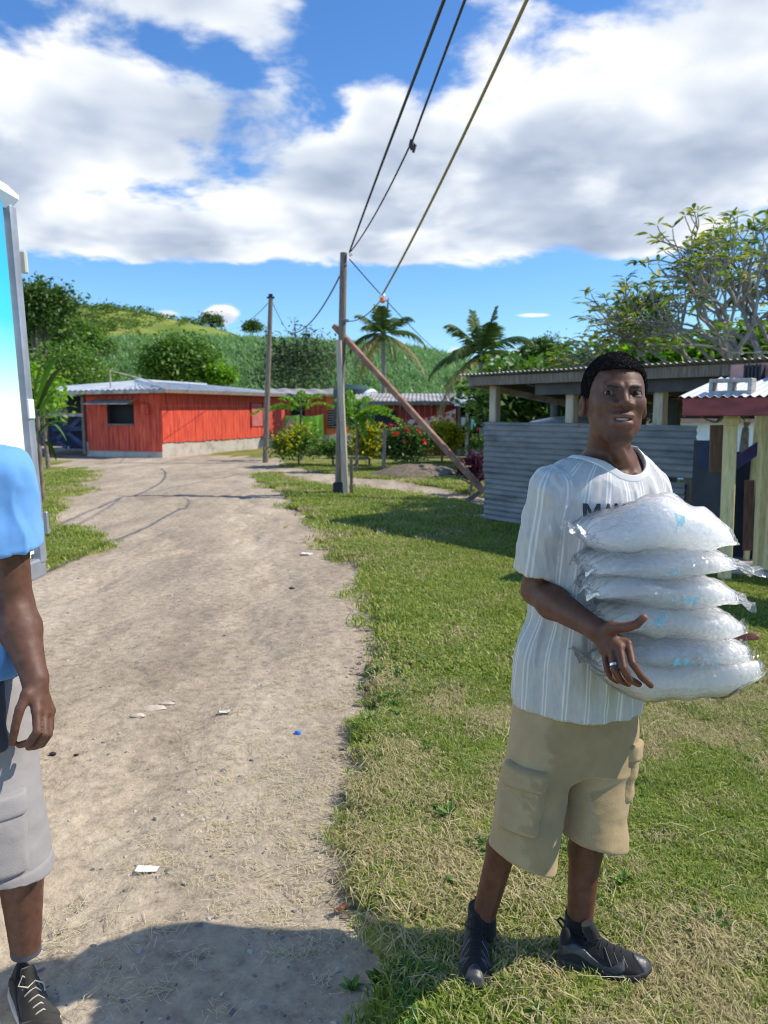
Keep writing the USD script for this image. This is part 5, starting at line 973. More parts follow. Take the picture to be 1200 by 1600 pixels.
# ---------------------------------------------------------------- the man who carries the ice bags
SK = np.array([.104, .043, .025])
M_skin = skinmat('skin_brown')
M_shirt = usdkit.material(stage, '/World/Looks/shirt_cotton', {
    'a': ('attribute', {'attribute': 'tint'}), 'x': ('separate_xyz', {}), 'fr': ('math', {'math_type': 'floored_modulo', 'value2': 1.0}), 's': ('math', {'math_type': 'subtract', 'value2': .5}), 'ab': ('math', {'math_type': 'absolute'}),
    's2': ('math', {'math_type': 'subtract', 'value2': .085}), 'ab2': ('math', {'math_type': 'absolute'}), 'mr': ('map_range', {'range_type': 'smoothstep', 'from_min': .050, 'from_max': .022, 'to_min': 0.0, 'to_max': 1.0, 'clamp': True}),
    'g': ('geometry', {}), 'n': ('noise_texture', {'scale': 120.0, 'detail': 5.0, 'roughness': .7}), 'mp': ('mapping', {'scale': (1, 1, .25)}), 'r': ('rgb_ramp', {'ramp': [(.3, (.50, .50, .50)), (.7, (.62, .62, .61))]}), 'mx': ('mix', {'color2': (.78, .78, .77)}),
    'n2': ('noise_texture', {'scale': 900.0, 'detail': 2.0}), 'n3': ('noise_texture', {'scale': 38.0, 'detail': 4.0}), 'ad': ('math', {'math_type': 'multiply_add', 'value2': 2.0}), 'b': ('bump', {'strength': .35, 'distance': .003}),
    'p': ('principled_bsdf', {'roughness': .95, 'specular_ior_level': .1, 'sheen_weight': .1}), 't': ('translucent_bsdf', {}), 'xx': ('mix_closure', {'fac': .1})},
    [('a.vector', 'x.vector'), ('x.x', 'fr.value1'), ('fr.value', 's.value1'), ('s.value', 'ab.value1'), ('ab.value', 's2.value1'), ('s2.value', 'ab2.value1'), ('ab2.value', 'mr.value'), ('g.position', 'mp.vector'), ('mp.vector', 'n.vector'), ('n.fac', 'r.fac'),
     ('r.color', 'mx.color1'), ('mr.result', 'mx.fac'), ('mx.color', 'p.base_color'), ('mx.color', 't.color'), ('g.position', 'n2.vector'), ('g.position', 'n3.vector'), ('n3.fac', 'ad.value1'), ('n2.fac', 'ad.value3'), ('ad.value', 'b.height'), ('b.normal', 'p.normal'), ('p.BSDF', 'xx.closure1'), ('t.BSDF', 'xx.closure2')], surface='xx.closure')
M_collar = fabric('shirt_rib', (.62, .62, .61), .08)
M_tan = fabric('shorts_tan', (.37, .275, .15), .14, 700, .5)
M_hair = usdkit.material(stage, '/World/Looks/hair_black', {'g': ('geometry', {}), 'n': ('voronoi_texture', {'scale': 240.0}), 'b': ('bump', {'strength': 1.0, 'distance': .006}), 'p': ('principled_bsdf', {'base_color': (.007, .006, .006), 'roughness': .7, 'specular_ior_level': .15})},
    [('g.position', 'n.vector'), ('n.distance', 'b.height'), ('b.normal', 'p.normal')], surface='p.BSDF')
M_eye = mat('eye_white', (.17, .14, .125), .25); M_iris = mat('iris_brown', (.012, .007, .005), .3, spec=.25); M_teeth = mat('teeth', (.50, .47, .42), .35); M_brow = mat('brow_hair', (.012, .009, .008), .8)
M_ring = mat('silver', (.85, .84, .82), .18, metal=1.0); M_ink = mat('shirt_print', (.035, .036, .04), .9); M_blacksock = fabric('sock_black', (.012, .012, .013), .1)
M_sb = fabric('shoe_black', (.014, .014, .016), .25, 500, .5, .75); M_sole = mat('shoe_sole', (.022, .022, .023), .7, bump=.5, scale=60); M_lace = fabric('lace_black', (.012, .012, .013), .2); M_cap = mat('shoe_rubber', (.035, .035, .037), .42, ramp3((.035, .035, .037), .6, 1.9), 26, bump=.3); M_reflect = mat('stitch_grey', (.16, .16, .17), .5)

YB, YH = math.radians(27), math.radians(-2)
FB = frame(YB); lB, fB = FB[0], FB[1]; RH = frame(YH, math.radians(2), math.radians(-1.5))
HC = P(960, 629, 2.09)
shR, elR, wrR = P(860, 764, 2.075), P(838, 922, 2.10), P(933, 984, 1.845)
shL, elL, wrL = P(1010, 766, 2.235), P(1072, 925, 2.24), P(1126, 1010, 2.06)
hipR, knR, anR = np.array([.485, 2.10, .90]), P(806, 1281, 2.03), P(753, 1420, 2.125)
hipL, knL, anL = np.array([.645, 2.175, .90]), P(926, 1281, 2.06), P(905, 1432, 2.095)
nb = P(953, 712, 2.165)
ZS = np.array([.66, .74, .85, 1.0, 1.15, 1.28, 1.36, 1.415, 1.46, 1.50]); CX = np.array([.562, .565, .573, .588, .605, .622, .631, .636, .640, .642]); CY = np.array([2.12, 2.125, 2.135, 2.15, 2.165, 2.17, 2.17, 2.17, 2.17, 2.168])
TA = np.array([.176, .176, .174, .174, .180, .188, .188, .168, .125, .07]); TB = np.array([.142, .142, .138, .130, .130, .134, .128, .110, .085, .06])
shirt_trunk = torso_field(ZS, CX, CY, TA, TB, YB); body_trunk = torso_field(ZS + np.array([.14] + [0] * 9), CX, CY, TA - np.array([.04, .04, .04, .035, .03, .022, .018, .016, .014, .012]), TB - np.array([.03, .03, .03, .025, .022, .018, .016, .014, .012, .01]), YB)
def neck(p):
    d = rc(p, HC + RH[1] * -.022 + RH[2] * -.055, nb + np.array([0, 0, -.01]) - fB * .01, .056, .060)
    d = smin(d, rc(p, nb + [0, 0, -.045], shR + (nb - shR) * .25 + [0, 0, -.012], .048, .046), .05); d = smin(d, rc(p, nb + [0, 0, -.045], shL + (nb - shL) * .25 + [0, 0, -.012], .048, .046), .05)
    th = HC + RH[1] * .045 + RH[2] * -.118
    d = smin(d, rc(p, th, nb + fB * .06 + np.array([0, 0, -.03]), .016, .018), .03)
    for sd in (-1, 1): d = smin(d, rc(p, nb + fB * .085 + lB * sd * .02 + np.array([0, 0, -.052]), nb + lB * sd * .13 + fB * .03 + np.array([0, 0, -.035]), .010, .010), .02)
    return d
# hands: image points with a depth
def pts(*a): return [P(*q) for q in a]
hR = hand_regs(wrR, pts((981, 1006, 1.795), (968, 1012, 1.785), (955, 1017, 1.79), (944, 1018, 1.805)),
    [pts((981, 1006, 1.795), (988, 1036, 1.755), (1003, 1058, 1.752), (1017, 1071, 1.765)), pts((968, 1012, 1.785), (974, 1044, 1.748), (984, 1062, 1.75), (998, 1069, 1.768)), pts((955, 1017, 1.79), (961, 1048, 1.757), (969, 1063, 1.76), (982, 1069, 1.78)), pts((944, 1018, 1.805), (948, 1045, 1.778), (954, 1058, 1.78), (964, 1065, 1.795))],
    pts((956, 981, 1.80), (978, 980, 1.775), (994, 976, 1.762), (1006, 965, 1.762)))
hL = hand_regs(wrL, pts((1168, 1040, 1.99), (1160, 1052, 1.97), (1150, 1062, 1.96), (1138, 1066, 1.965)),
    [pts((1168, 1040, 1.99), (1160, 1066, 1.93), (1148, 1078, 1.88)), pts((1160, 1052, 1.97), (1150, 1073, 1.91), (1136, 1082, 1.86)), pts((1150, 1062, 1.96), (1138, 1080, 1.90), (1124, 1084, 1.86)), pts((1138, 1066, 1.965), (1126, 1081, 1.91), (1114, 1085, 1.87))],
    pts((1140, 1002, 2.02), (1158, 996, 1.985), (1170, 994, 1.96), (1181, 995, 1.945)))
mid = lambda a, b, t: np.asarray(a) + (np.asarray(b) - np.asarray(a)) * t
back = -fB
regs = [((lambda p: head_sdf(p, HC, RH)), HC - .16, HC + .16), (neck, *bounds([nb - [0, 0, .06], HC - [0, 0, .1], shR, shL], .08)), (body_trunk, *bounds([[.63, 2.16, .8], [.63, 2.16, 1.5]], .22)),
    (lambda p: rc(p, nb - [0, 0, .08], shR, .055, .046), *bounds([nb, shR], .1)), (lambda p: rc(p, nb - [0, 0, .08], shL, .055, .046), *bounds([nb, shL], .1)),
    limb(shR, mid(shR, elR, .5), elR, .046, .046, .040, back * .0), limb(elR, mid(elR, wrR, .3), wrR, .040, .044, .0265, unit(elR - wrR) * 0 + [0, 0, -.004]), hR,
    limb(shL, mid(shL, elL, .5), elL, .046, .046, .040, back * 0), limb(elL, mid(elL, wrL, .3), wrL, .040, .042, .027, back * 0), hL,
    limb(hipR + [0, 0, -.02], mid(hipR, knR, .5), knR, .08, .064, .047, fB * .01), limb(knR, mid(knR, anR, .32), anR + [0, 0, -.05], .043, .042, .033, back * .012), 
    limb(hipL + [0, 0, -.02], mid(hipL, knL, .5), knL, .078, .062, .048, fB * .01), limb(knL, mid(knL, anL, .32), anL + [0, 0, -.05], .048, .047, .035, back * .012)]
skin_fn = lambda p: regions(p, regs, .018)
man_base = np.array([.5, 2.06, 0.0])
man = thing('person', 'young man in striped white T-shirt and tan shorts carrying a stack of ice bags', 'person', man_base)
Bm = mesh_sdf(skin_fn, (.16, 1.70, .06), (1.03, 2.42, 1.80), .0032)
col = head_tint(Bm[0], HC, RH, SK); q = Bm[0]
for pp in (P(1181, 995, 1.945), P(1148, 1078, 1.88), P(1136, 1082, 1.86), P(1124, 1084, 1.86)):      # the paler undersides of the fingers
    col = col + np.clip(1 - np.linalg.norm(q - pp, axis=1) / .03, 0, 1)[:, None] * np.array([.10, .055, .042])
tip = P(1007, 964, 1.757); col = col + np.clip(1 - np.linalg.norm(q - tip, axis=1) / .02, 0, 1)[:, None] * np.array([.13, .06, .04])
nrm = normals(Bm); leg = (q[:, 2] < .5)[:, None]
Bm = (Bm[0] + nrm * (.0012 * (meshkit.fbm(q * 60, 2, 3) - .5))[:, None], Bm[1])
part(man, 'body', Bm, M_skin, smooth=True, color=col)
H = mesh_sdf(lambda p: hair_sdf(p, HC, RH), HC - .15, HC + .16, .0032); hv = H[0]; hn = normals(H)
hv = hv + hn * (.003 * (meshkit.noise(hv * 260, 5) - .5) + .004 * (meshkit.noise(hv * 75, 6) - .5))[:, None]; hair = part(man, 'hair', (hv, H[1]), M_hair, smooth=True)
def curls(parent, m, n, seed, L, c, R):
    """Short tight curls standing out of the hair's surface, thinner towards its edge."""
    g = np.random.default_rng(seed); v, f = m; tri = v[f]; nn = np.cross(tri[:, 1] - tri[:, 0], tri[:, 2] - tri[:, 0]); ar = np.linalg.norm(nn, axis=1); k = g.choice(len(f), n, p=ar / ar.sum()); b = g.dirichlet((1, 1, 1), n); p = (tri[k] * b[..., None]).sum(1); d = nn[k] / ar[k][:, None]
    q = (p - c) @ R.T; keep = (d @ (R.T @ np.array([0, -.3, .95])) > -.55); p, d = p[keep], d[keep]; n = len(p); l = L * g.uniform(.5, 1.2, (n, 1)); s = unit_rows(np.cross(d, g.normal(size=(n, 3)))); w = np.cross(d, s); t = np.linspace(0, 1, 6); ph = g.uniform(0, 6.28, (n, 1))
    P_ = p[:, None] - d[:, None] * .001 + d[:, None] * (l * t)[..., None] * .8 + (s[:, None] * np.cos(ph + t * 7)[..., None] + w[:, None] * np.sin(ph + t * 7)[..., None]) * (.0022 * (.3 + t))[None, :, None] - np.array([0, 0, 1.0]) * (t ** 2 * .002)[None, :, None]
    path = uniq(parent.path, 'curls'); cv = UsdGeom.BasisCurves.Define(stage, path); cv.CreateTypeAttr('linear'); cv.CreateCurveVertexCountsAttr(Vt.IntArray.FromNumpy(np.full(n, 6, np.int32))); cv.CreatePointsAttr(Vt.Vec3fArray.FromNumpy((P_.reshape(-1, 3) - parent.o).astype(np.float32))); cv.CreateWidthsAttr(Vt.FloatArray.FromNumpy(np.tile(np.array([.0011, .0011, .001, .0009, .0008, .0004], np.float32), n))); cv.SetWidthsInterpolation('vertex')
    UsdShade.MaterialBindingAPI.Apply(cv.GetPrim()).Bind(M_hair); tagp(cv.GetPrim(), kind='stuff')
unit_rows = lambda a: a / (np.linalg.norm(a, axis=1, keepdims=True) + 1e-9)
curls(hair, (hv, H[1]), 9000, 4, .0055, HC, RH)
hp = lambda x, y, z: HC + RH[0] * x + RH[1] * y + RH[2] * z
for s in (-1, 1):
    e = part(man, 'eye', trimesh.creation.icosphere(3, .0146).apply_translation(hp(s * .0355, .0690, .0210)), M_eye, smooth=True)
    look = unit(np.array([0, 0, 1.60]) - hp(s * .0355, .0690, .0210)); part(e, 'iris', trimesh.creation.icosphere(3, .0078).apply_translation(hp(s * .0355, .0690, .0210) + look * .0086), M_iris, smooth=True)
    br = [hp(s * x, y, z) for x, y, z in ((.010, .0910, .0340), (.020, .0905, .0372), (.034, .0845, .0392), (.046, .0745, .0372))]
    bm = tube(br, [.0026, .0036, .0036, .0018], 8); part(man, 'eyebrow', (bm[0] + .0015 * (meshkit.noise(bm[0] * 400, 8)[:, None] - .5), bm[1]), M_brow, smooth=True)
part(man, 'teeth', trimesh.creation.icosphere(3, 1.0).apply_transform(np.vstack([np.hstack([(RH.T * np.array([.019, .010, .0070])), hp(0, .0835, -.0465)[:, None]]), [[0, 0, 0, 1]]])), M_teeth, smooth=True)
rg = mid(P(955, 1017, 1.79), P(961, 1048, 1.757), .72); ax = unit(P(961, 1048, 1.757) - P(955, 1017, 1.79)); u1 = unit(np.cross(ax, [1, 0, 0])); u2 = np.cross(ax, u1); an = np.linspace(0, 2 * np.pi, 25)[:-1]
rp = [rg + .0108 * (math.cos(t) * u1 + math.sin(t) * u2) + ax * w * .0028 for w in (-1, 1) for t in an] + [rg + .0088 * (math.cos(t) * u1 + math.sin(t) * u2) + ax * w * .0028 for w in (1, -1) for t in an]
rf = [[k * 24 + i, k * 24 + (i + 1) % 24, ((k + 1) % 4) * 24 + (i + 1) % 24, ((k + 1) % 4) * 24 + i] for k in range(4) for i in range(24)]
part(man, 'finger_ring', (np.array(rp), np.array(rf)), M_ring, smooth=30)

# T-shirt
endR, axR = P(829, 893, 2.088), unit(elR - shR); endL, axL = mid(shL, elL, .72), unit(elL - shL)
slR = lambda p, g=0: rc(p, shR + [0, 0, -.014], mid(shR, elR, .9) + np.array([-.006, 0, 0]), .056 + g, .063 + g); slL = lambda p, g=0: rc(p, shL + [0, 0, -.012], mid(shL, elL, .9), .054 + g, .062 + g)
hem_o, hem_n = P(905, 1098, 2.12), np.array([-.11, .02, -1.0])
def neckhole(p):
    d = rc(p, nb + [0, 0, -.03] - lB * .018, nb + [0, 0, .15] - lB * .03, .090, .112); return smin(d, ell((p - (nb + fB * .068 + np.array([0, 0, -.008])).astype(np.float32)) @ FB.T.astype(np.float32), (0, 0, 0), (.062, .07, .046)), .03)
def shirt_outer(p):
    d = shirt_trunk(p)
    d = smin(d, rc(p, nb + [0, 0, -.050], shR, .064, .054), .05); d = smin(d, rc(p, nb + [0, 0, -.050], shL, .064, .052), .05)
    d = smin(d, rc(p, hipR, hipR + np.array([-.002, 0, -.3]), .104, .114), .05); d = smin(d, rc(p, hipL, hipL + np.array([-.02, 0, -.3]), .096, .100), .05)
    d = smax(d, plane(p, hem_o, hem_n), .004)
    d = smin(d, smax(slR(p), plane(p, endR, axR), .003), .028); d = smin(d, smax(slL(p), plane(p, endL, axL), .003), .028)
    return d
def shirt_fn(p):
    d = shirt_outer(p); d = smax(d, -neckhole(p), .003)
    d = np.maximum(d, -np.maximum(slR(p, -.007), -plane(p, mid(shR, elR, .42), axR))); d = np.maximum(d, -np.maximum(slL(p, -.007), -plane(p, mid(shL, elL, .42), axL)))
    return np.maximum(d, -np.maximum(smin(smin(shirt_trunk(p), rc(p, hipR, hipR + np.array([-.002, 0, -.3]), .104, .114), .05), rc(p, hipL, hipL + np.array([-.02, 0, -.3]), .096, .100), .05) + .008, p[:, 2] - .80))
def cloth_uv(v):
    z = v[:, 2]; x, y = v[:, 0] - np.interp(z, ZS, CX), v[:, 1] - np.interp(z, ZS, CY); u, w = x * math.cos(YB) + y * math.sin(YB), -(x * math.sin(YB) - y * math.cos(YB)) * -1
    ang = np.arctan2(u / np.interp(z, ZS, TA), w / np.interp(z, ZS, TB) ); return u, w, ang
def shirt_fold(v):
    u, w, ang = cloth_uv(v); z = v[:, 2]; dS = np.minimum(slR(v.astype(np.float32)), slL(v.astype(np.float32))); tr = shirt_trunk(v.astype(np.float32))
    trunk = np.clip((dS - tr) / .03 + .5, 0, 1); low = np.clip((1.32 - z) / .5, 0, 1)
    q = np.stack([ang * 2.1 + .7 * z, z * 2.2, ang * 0], -1); q2 = np.stack([ang * 4.0 + 2.2 * z, z * 5 - ang * 1.6, ang * 0 + 3], -1)
    a = .030 * (meshkit.fbm(q, 3, 12) - .5) * (.35 + low) + .018 * (meshkit.fbm(q2, 3, 13) - .5) + .009 * (1 - np.abs(2 * meshkit.fbm(q2 * .8 + 9, 2, 15) - 1)) ** 3
    a += .006 * np.sin(ang * 13 + 5 * meshkit.noise(q, 4)) * np.clip((z - 1.2) / .12, 0, 1) * np.clip((1.42 - z) / .05, 0, 1) * (u > -.02)      # gathers across the chest
    qs = np.stack([v[:, 0] * 20 + z * 4, v[:, 1] * 20, z * 5.5], -1); s = .026 * (meshkit.fbm(qs, 3, 14) - .5) + .008 * (1 - np.abs(2 * meshkit.fbm(qs * .9 + 5, 2, 16) - 1)) ** 3
    return a * trunk + s * (1 - trunk)
S = mesh_sdf(shirt_fn, (.30, 1.90, .62), (.93, 2.42, 1.56), .0036)
sn = normals(S); sv = S[0] + sn * (shirt_fold(S[0]) * np.where(shirt_outer(S[0].astype(np.float32)) < -.004, -1, 1) * (1 - .85 * np.abs(sn[:, 2]) * (S[0][:, 2] < .8)) * np.clip((neckhole(S[0].astype(np.float32)) - .005) / .03, 0, 1))[:, None]
u, w, ang = cloth_uv(S[0]); dR, dL, tr = slR(S[0].astype(np.float32)), slL(S[0].astype(np.float32)), shirt_trunk(S[0].astype(np.float32))
stripe = ang * .185 / .058 + .2
def sleeve_coord(v, a, b):
    ax = unit(b - a); e1 = unit(np.cross(ax, [0, 1, 0.2])); e2 = np.cross(ax, e1); r = v - a; return np.arctan2(r @ e1, r @ e2) * .06 / .075
for dd, a, b in ((dR, shR, elR), (dL, shL, elL)):
    m = (dd < tr - .004); stripe = np.where(m, sleeve_coord(S[0], a, b), stripe)
shirt = part(man, 't_shirt', (sv, S[1]), M_shirt, smooth=True, color=np.stack([stripe, stripe * 0, stripe * 0], -1))
C = mesh_sdf(lambda p: smax(np.abs(shirt_outer(p) + .001) - .0052, np.abs(neckhole(p) - .005) - .009, .003), nb - [.2, .2, .14], nb + [.18, .18, .12], .003); part(shirt, 'collar', C, M_collar, smooth=True)
def on_shirt(m, lift, seedmesh=(sv, S[1])):
    """Lays flat lettering given as (sideways, up) on the front of the shirt."""
    tm = trimesh.Trimesh(*seedmesh, process=False); v, f = va(m); o = v[:, 0:1] * lB + np.array([0, 0, 1.0]) * v[:, 1:2]; base = np.array([np.interp(1.3, ZS, CX), np.interp(1.3, ZS, CY), 0])
    src = base + o + fB * .4; loc, ri, _ = tm.ray.intersects_location(src, np.repeat(-fB[None], len(src), 0), multiple_hits=False); out = src - fB * .25
    out[ri] = loc; return out + fB * (lift + v[:, 2:3]), f
def letters(txt, h, x, z, bold=True):
    m = meshkit.text_mesh(txt, h, .0012, bold); v, f = trimesh.remesh.subdivide_to_size(m.vertices, m.faces, .012); return (v + [x, z, 0], f)
rel = P(906, 807, 2.02); uu = (rel - np.array([np.interp(1.3, ZS, CX), np.interp(1.3, ZS, CY), 0])) @ lB
part(shirt, 'print', on_shirt(letters('MAN', .034, uu, rel[2] + .001), .0008), M_ink)
part(shirt, 'print', on_shirt((box((uu + .03, rel[2] - .03, .0006), (.06, .016, .0012))), .0008), M_ink)

# cargo shorts
hemR, hemL = P(815, 1340, 2.0), P(927, 1312, 2.075); topR, topL = hipR + [0, 0, -.05], hipL + [0, 0, -.05]
wst = torso_field(np.array([.60, .70, .82, .95]), np.array([.562, .563, .567, .57]), np.array([2.115, 2.12, 2.13, 2.135]), np.array([.150, .160, .155, .15]), np.array([.118, .125, .122, .11]), YB)
extR, extL = hemR + (hemR - topR) * .2, hemL + (hemL - topL) * .2
def shorts_outer(p):
    r = smax(rc(p, topR, extR, .094, .098), plane(p, hemR, unit(hemR - topR) + np.array([-.28, 0, -.1])), .004); l = smax(rc(p, topL, extL, .093, .097), plane(p, hemL, unit(hemL - topL) + np.array([-.22, 0, -.1])), .004)
    return smin(smin(r, l, .012), wst(p), .06)
def shorts_fn(p):
    d = shorts_outer(p)
    for a, e, h in ((topR, extR, hemR), (topL, extL, hemL)): d = np.maximum(d, -np.maximum(rc(p, a, e, .076, .084), (p - mid(a, h, .72).astype(np.float32)) @ unit(a - h).astype(np.float32)))
    return d
K = mesh_sdf(shorts_fn, (.2, 1.80, .30), (.86, 2.36, .97), .004)
def shorts_fold(v):
    q = np.stack([v[:, 0] * 9, v[:, 1] * 9, v[:, 2] * 4.5], -1); q2 = np.stack([v[:, 0] * 5, v[:, 1] * 5, v[:, 2] * 16], -1)
    return .020 * (meshkit.fbm(q, 3, 51) - .5) + .010 * (meshkit.fbm(q2, 3, 52) - .5)
kv = K[0] + normals(K) * (shorts_fold(K[0]) * np.where(shorts_outer(K[0].astype(np.float32)) < -.004, -1, 1))[:, None]; shorts = part(man, 'shorts', (kv, K[1]), M_tan, smooth=True)
def stitched(c, n, up, half, lift, h=.004):
    n = unit(n); t = unit(np.cross(up, n)); u_ = np.cross(n, t); R = np.stack([t, n, u_]); fn = lambda p: smax(shorts_outer(p) - lift, rbox(p, c, R, half, .012), .012)
    m = mesh_sdf(fn, np.asarray(c) - .14, np.asarray(c) + .14, h); return m[0] + normals(m) * (shorts_fold(m[0]) + .009 * (meshkit.fbm(m[0] * 26, 3, 61) - .5))[:, None], m[1]
legax = unit(topR - hemR); pn = unit(np.array([-.55, -.85, 0])); pc = mid(topR, hemR, .60) + pn * .085
part(shorts, 'cargo_pocket', stitched(pc, pn, legax, (.060, .07, .082), .016), M_tan, smooth=True); part(shorts, 'pocket_flap', stitched(pc + legax * .058, pn, legax, (.064, .07, .026), .024), M_tan, smooth=True)
pn2 = unit(np.array([.95, -.15, 0])); pc2 = mid(topL, hemL, .58) + pn2 * .076
part(shorts, 'cargo_pocket', stitched(pc2, pn2, unit(topL - hemL), (.062, .07, .085), .010), M_tan, smooth=True); part(shorts, 'pocket_flap', stitched(pc2 + [0, 0, .06], pn2, unit(topL - hemL), (.066, .07, .026), .015), M_tan, smooth=True)
fly = [mid(hipR, hipL, .5) + fB * r + np.array([.02, 0, z]) for z, r in ((-.17, .126), (-.24, .125), (-.30, .118))]
# shoes and socks
shm = [M_sb, M_sole, M_lace, M_cap, M_reflect]
for nm, heel, toe, an_ in (('right', np.array([anR[0] - .008, anR[1] + .055, 0]), np.array([*G(741, 1546)[:2], 0]), anR), ('left', np.array([*G(872, 1500)[:2], 0]), np.array([*G(1016, 1527)[:2], 0]), anL)):
    zg = ground_z(heel[0], heel[1])[0][0] if 'ground_z' in globals() else 0
    s = part(man, 'shoe', tube([an_ + [0, 0, -.075], an_ + [0, 0, -.02], an_ + [0, 0, .008]], [.046, .043, .041], 20), M_blacksock, smooth=40, label=None)
    heel = heel + [0, 0, zg]; toe = toe + [0, 0, zg]; shoe(s, heel, toe, shm, width=.050)
# ---------------------------------------------------------------- bags of ice
M_ice = usdkit.material(stage, '/World/Looks/crushed_ice', {
    'g': ('geometry', {}), 'v': ('voronoi_texture', {'scale': 75.0}), 'n': ('noise_texture', {'scale': 30.0, 'detail': 5.0}), 'r': ('rgb_ramp', {'ramp': [(.25, (.95, .97, .98)), (.5, (.985, .99, .99)), (.75, (.995, .995, .995))]}), 'b': ('bump', {'strength': .9, 'distance': .008}),
    'p': ('principled_bsdf', {'roughness': .25, 'specular_ior_level': .6, 'subsurface_weight': 1.0, 'subsurface_scale': .035, 'subsurface_radius': (.9, 1.0, 1.0)})},
    [('g.position', 'v.vector'), ('g.position', 'n.vector'), ('n.fac', 'r.fac'), ('r.color', 'p.base_color'), ('v.distance', 'b.height'), ('b.normal', 'p.normal')], surface='p.BSDF')
M_film = usdkit.material(stage, '/World/Looks/clear_film', {
    'g': ('geometry', {}), 'n': ('noise_texture', {'scale': 80.0, 'detail': 4.0}), 'b': ('bump', {'strength': .9, 'distance': .006}), 't': ('transparent_bsdf', {'color': (1, 1, 1)}), 'gl': ('glossy_bsdf', {'roughness': .10, 'color': (.9, .9, .9)}), 'd': ('principled_bsdf', {'base_color': (.85, .9, .92), 'roughness': .4}),
    'fr': ('fresnel', {'IOR': 1.28}), 'x': ('mix_closure', {}), 'y': ('mix_closure', {'fac': .05})},
    [('g.position', 'n.vector'), ('n.fac', 'b.height'), ('b.normal', 'gl.normal'), ('b.normal', 'fr.normal'), ('fr.fac', 'x.fac'), ('t.BSDF', 'x.closure1'), ('gl.BSDF', 'x.closure2'), ('x.closure', 'y.closure1'), ('d.BSDF', 'y.closure2')], surface='y.closure')
M_cyan = usdkit.material(stage, '/World/Looks/bag_print', {'g': ('geometry', {}), 'n': ('noise_texture', {'scale': 48.0, 'detail': 3.0}), 'r': ('rgb_ramp', {'ramp': [(.5, (0, 0, 0)), (.62, (.6, .6, .6))]}), 't': ('transparent_bsdf', {}), 'p': ('principled_bsdf', {'base_color': (.12, .55, .66), 'roughness': .3}), 'x': ('mix_closure', {})},
    [('g.position', 'n.vector'), ('n.fac', 'r.fac'), ('r.color', 'x.fac'), ('t.BSDF', 'x.closure1'), ('p.BSDF', 'x.closure2')], surface='x.closure')
def ice_bag(label, c, half, depth, thick, bend, yaw, tilt, seed, flaps, prints=(), roll=0.0):
    c = np.asarray(c, float); ex = np.array([math.cos(yaw) * math.cos(tilt), math.sin(yaw) * math.cos(tilt), math.sin(tilt)]); ey = np.array([-math.sin(yaw), math.cos(yaw), roll]); ez = np.cross(ex, ey)
    t = thing('ice_bag', label, 'ice bag', c - [0, 0, thick / 2], 'bags of ice in the stack')
    nu, nv = 84, 56; s, r = np.meshgrid(np.linspace(-1, 1, nu), np.linspace(-1, 1, nv), indexing='ij')
    def surf(side, grow, ns, amp):
        pr = np.clip(1 - np.abs(s) ** 2.6, 0, 1) ** .62 * np.clip(1 - np.abs(r) ** 2.8, 0, 1) ** .55
        x = s * half; y = r * depth * (1 - .22 * np.abs(s) ** 5) + .012 * (meshkit.noise(np.stack([s * 2, s * 0, s * 0 + seed], -1), seed) - .5)
        q = np.stack([x * 9, y * 9, x * 0 + side * 3 + seed], -1); z = side * pr * (thick / 2) * (1.12 + 1.5 * (meshkit.fbm(q, 3, seed) - .5)) 
        lump = np.abs(meshkit.noise(np.stack([x, y, z], -1) * 62, seed + 7) - .5) * 2 + .6 * np.abs(meshkit.noise(np.stack([x, y, z], -1) * 130, seed + 8) - .5)
        z = z + side * pr * amp * (lump - .5)
        wr = (1 - pr) * .010 * np.sin(r * 17 + 4 * meshkit.noise(np.stack([s * 3, r * 3, s * 0], -1), seed + 3)) * np.abs(s) ** 3
        z = z + wr + bend * s * s + side * grow * pr
        return c + (x * (1 + grow))[..., None] * ex + (y * (1 + grow))[..., None] * ey + z[..., None] * ez
    def closed(grow, ns, amp, sc=1.0):
        a, f = grid(surf(1, grow, ns, amp), nu, nv); b, _ = grid(surf(-1, grow, ns, amp), nu, nv); m = cat_((a, f), (b, f[:, ::-1])); return ((m[0] - c) * sc + c, m[1])
    part(t, 'ice', closed(0, 62, .010, .965), M_ice, smooth=50)
    film = closed(.004, 20, .004); part(t, 'film', film, M_film, smooth=True)
    for sx, ln, wd, droop, ph in flaps:
        a, b = np.meshgrid(np.linspace(0, 1, 14), np.linspace(-1, 1, 26), indexing='ij')
        y = b * depth * .80 * (wd + (1 - wd) * (1 - a)) + .02 * a * ph; x = sx * (half * .965 + a * ln * (1 + .35 * b * ph)); z = bend + droop * a ** 1.3 + .010 * np.sin(b * 7 + a * 3 + ph * 5) * (.3 + a) + .006 * np.sin(b * 19 + seed)
        v, f = grid(c + x[..., None] * ex + y[..., None] * ey + z[..., None] * ez, 14, 26); part(t, 'loose_end', (v, f), M_film, smooth=True)
    for s0, s1, r0, r1, side in prints:
        a, b = np.meshgrid(np.linspace(s0, s1, 16), np.linspace(r0, r1, 6), indexing='ij'); pts_ = surf(side, .008, 20, .004); iu = np.clip(((a + 1) / 2 * (nu - 1)).astype(int), 0, nu - 1); iv = np.clip(((b + 1) / 2 * (nv - 1)).astype(int), 0, nv - 1)
        v, f = grid(pts_[iu, iv], 16, 6); part(t, 'print', (v + ez * side * .0012 - ey * .001, f), M_cyan, smooth=True)
    return t
YBAG = 1.935
cen = lambda px, py: P(px, py, YBAG)
ice_bag('topmost bag of crushed ice, lying under the printed shirt front', cen(1018, 822), .182, .125, .106, -.020, .10, -.03, 3, [(-1, .035, .75, .012, .4), (1, .018, .9, .004, .5)], [(.02, .16, -.97, -.86, 1)])
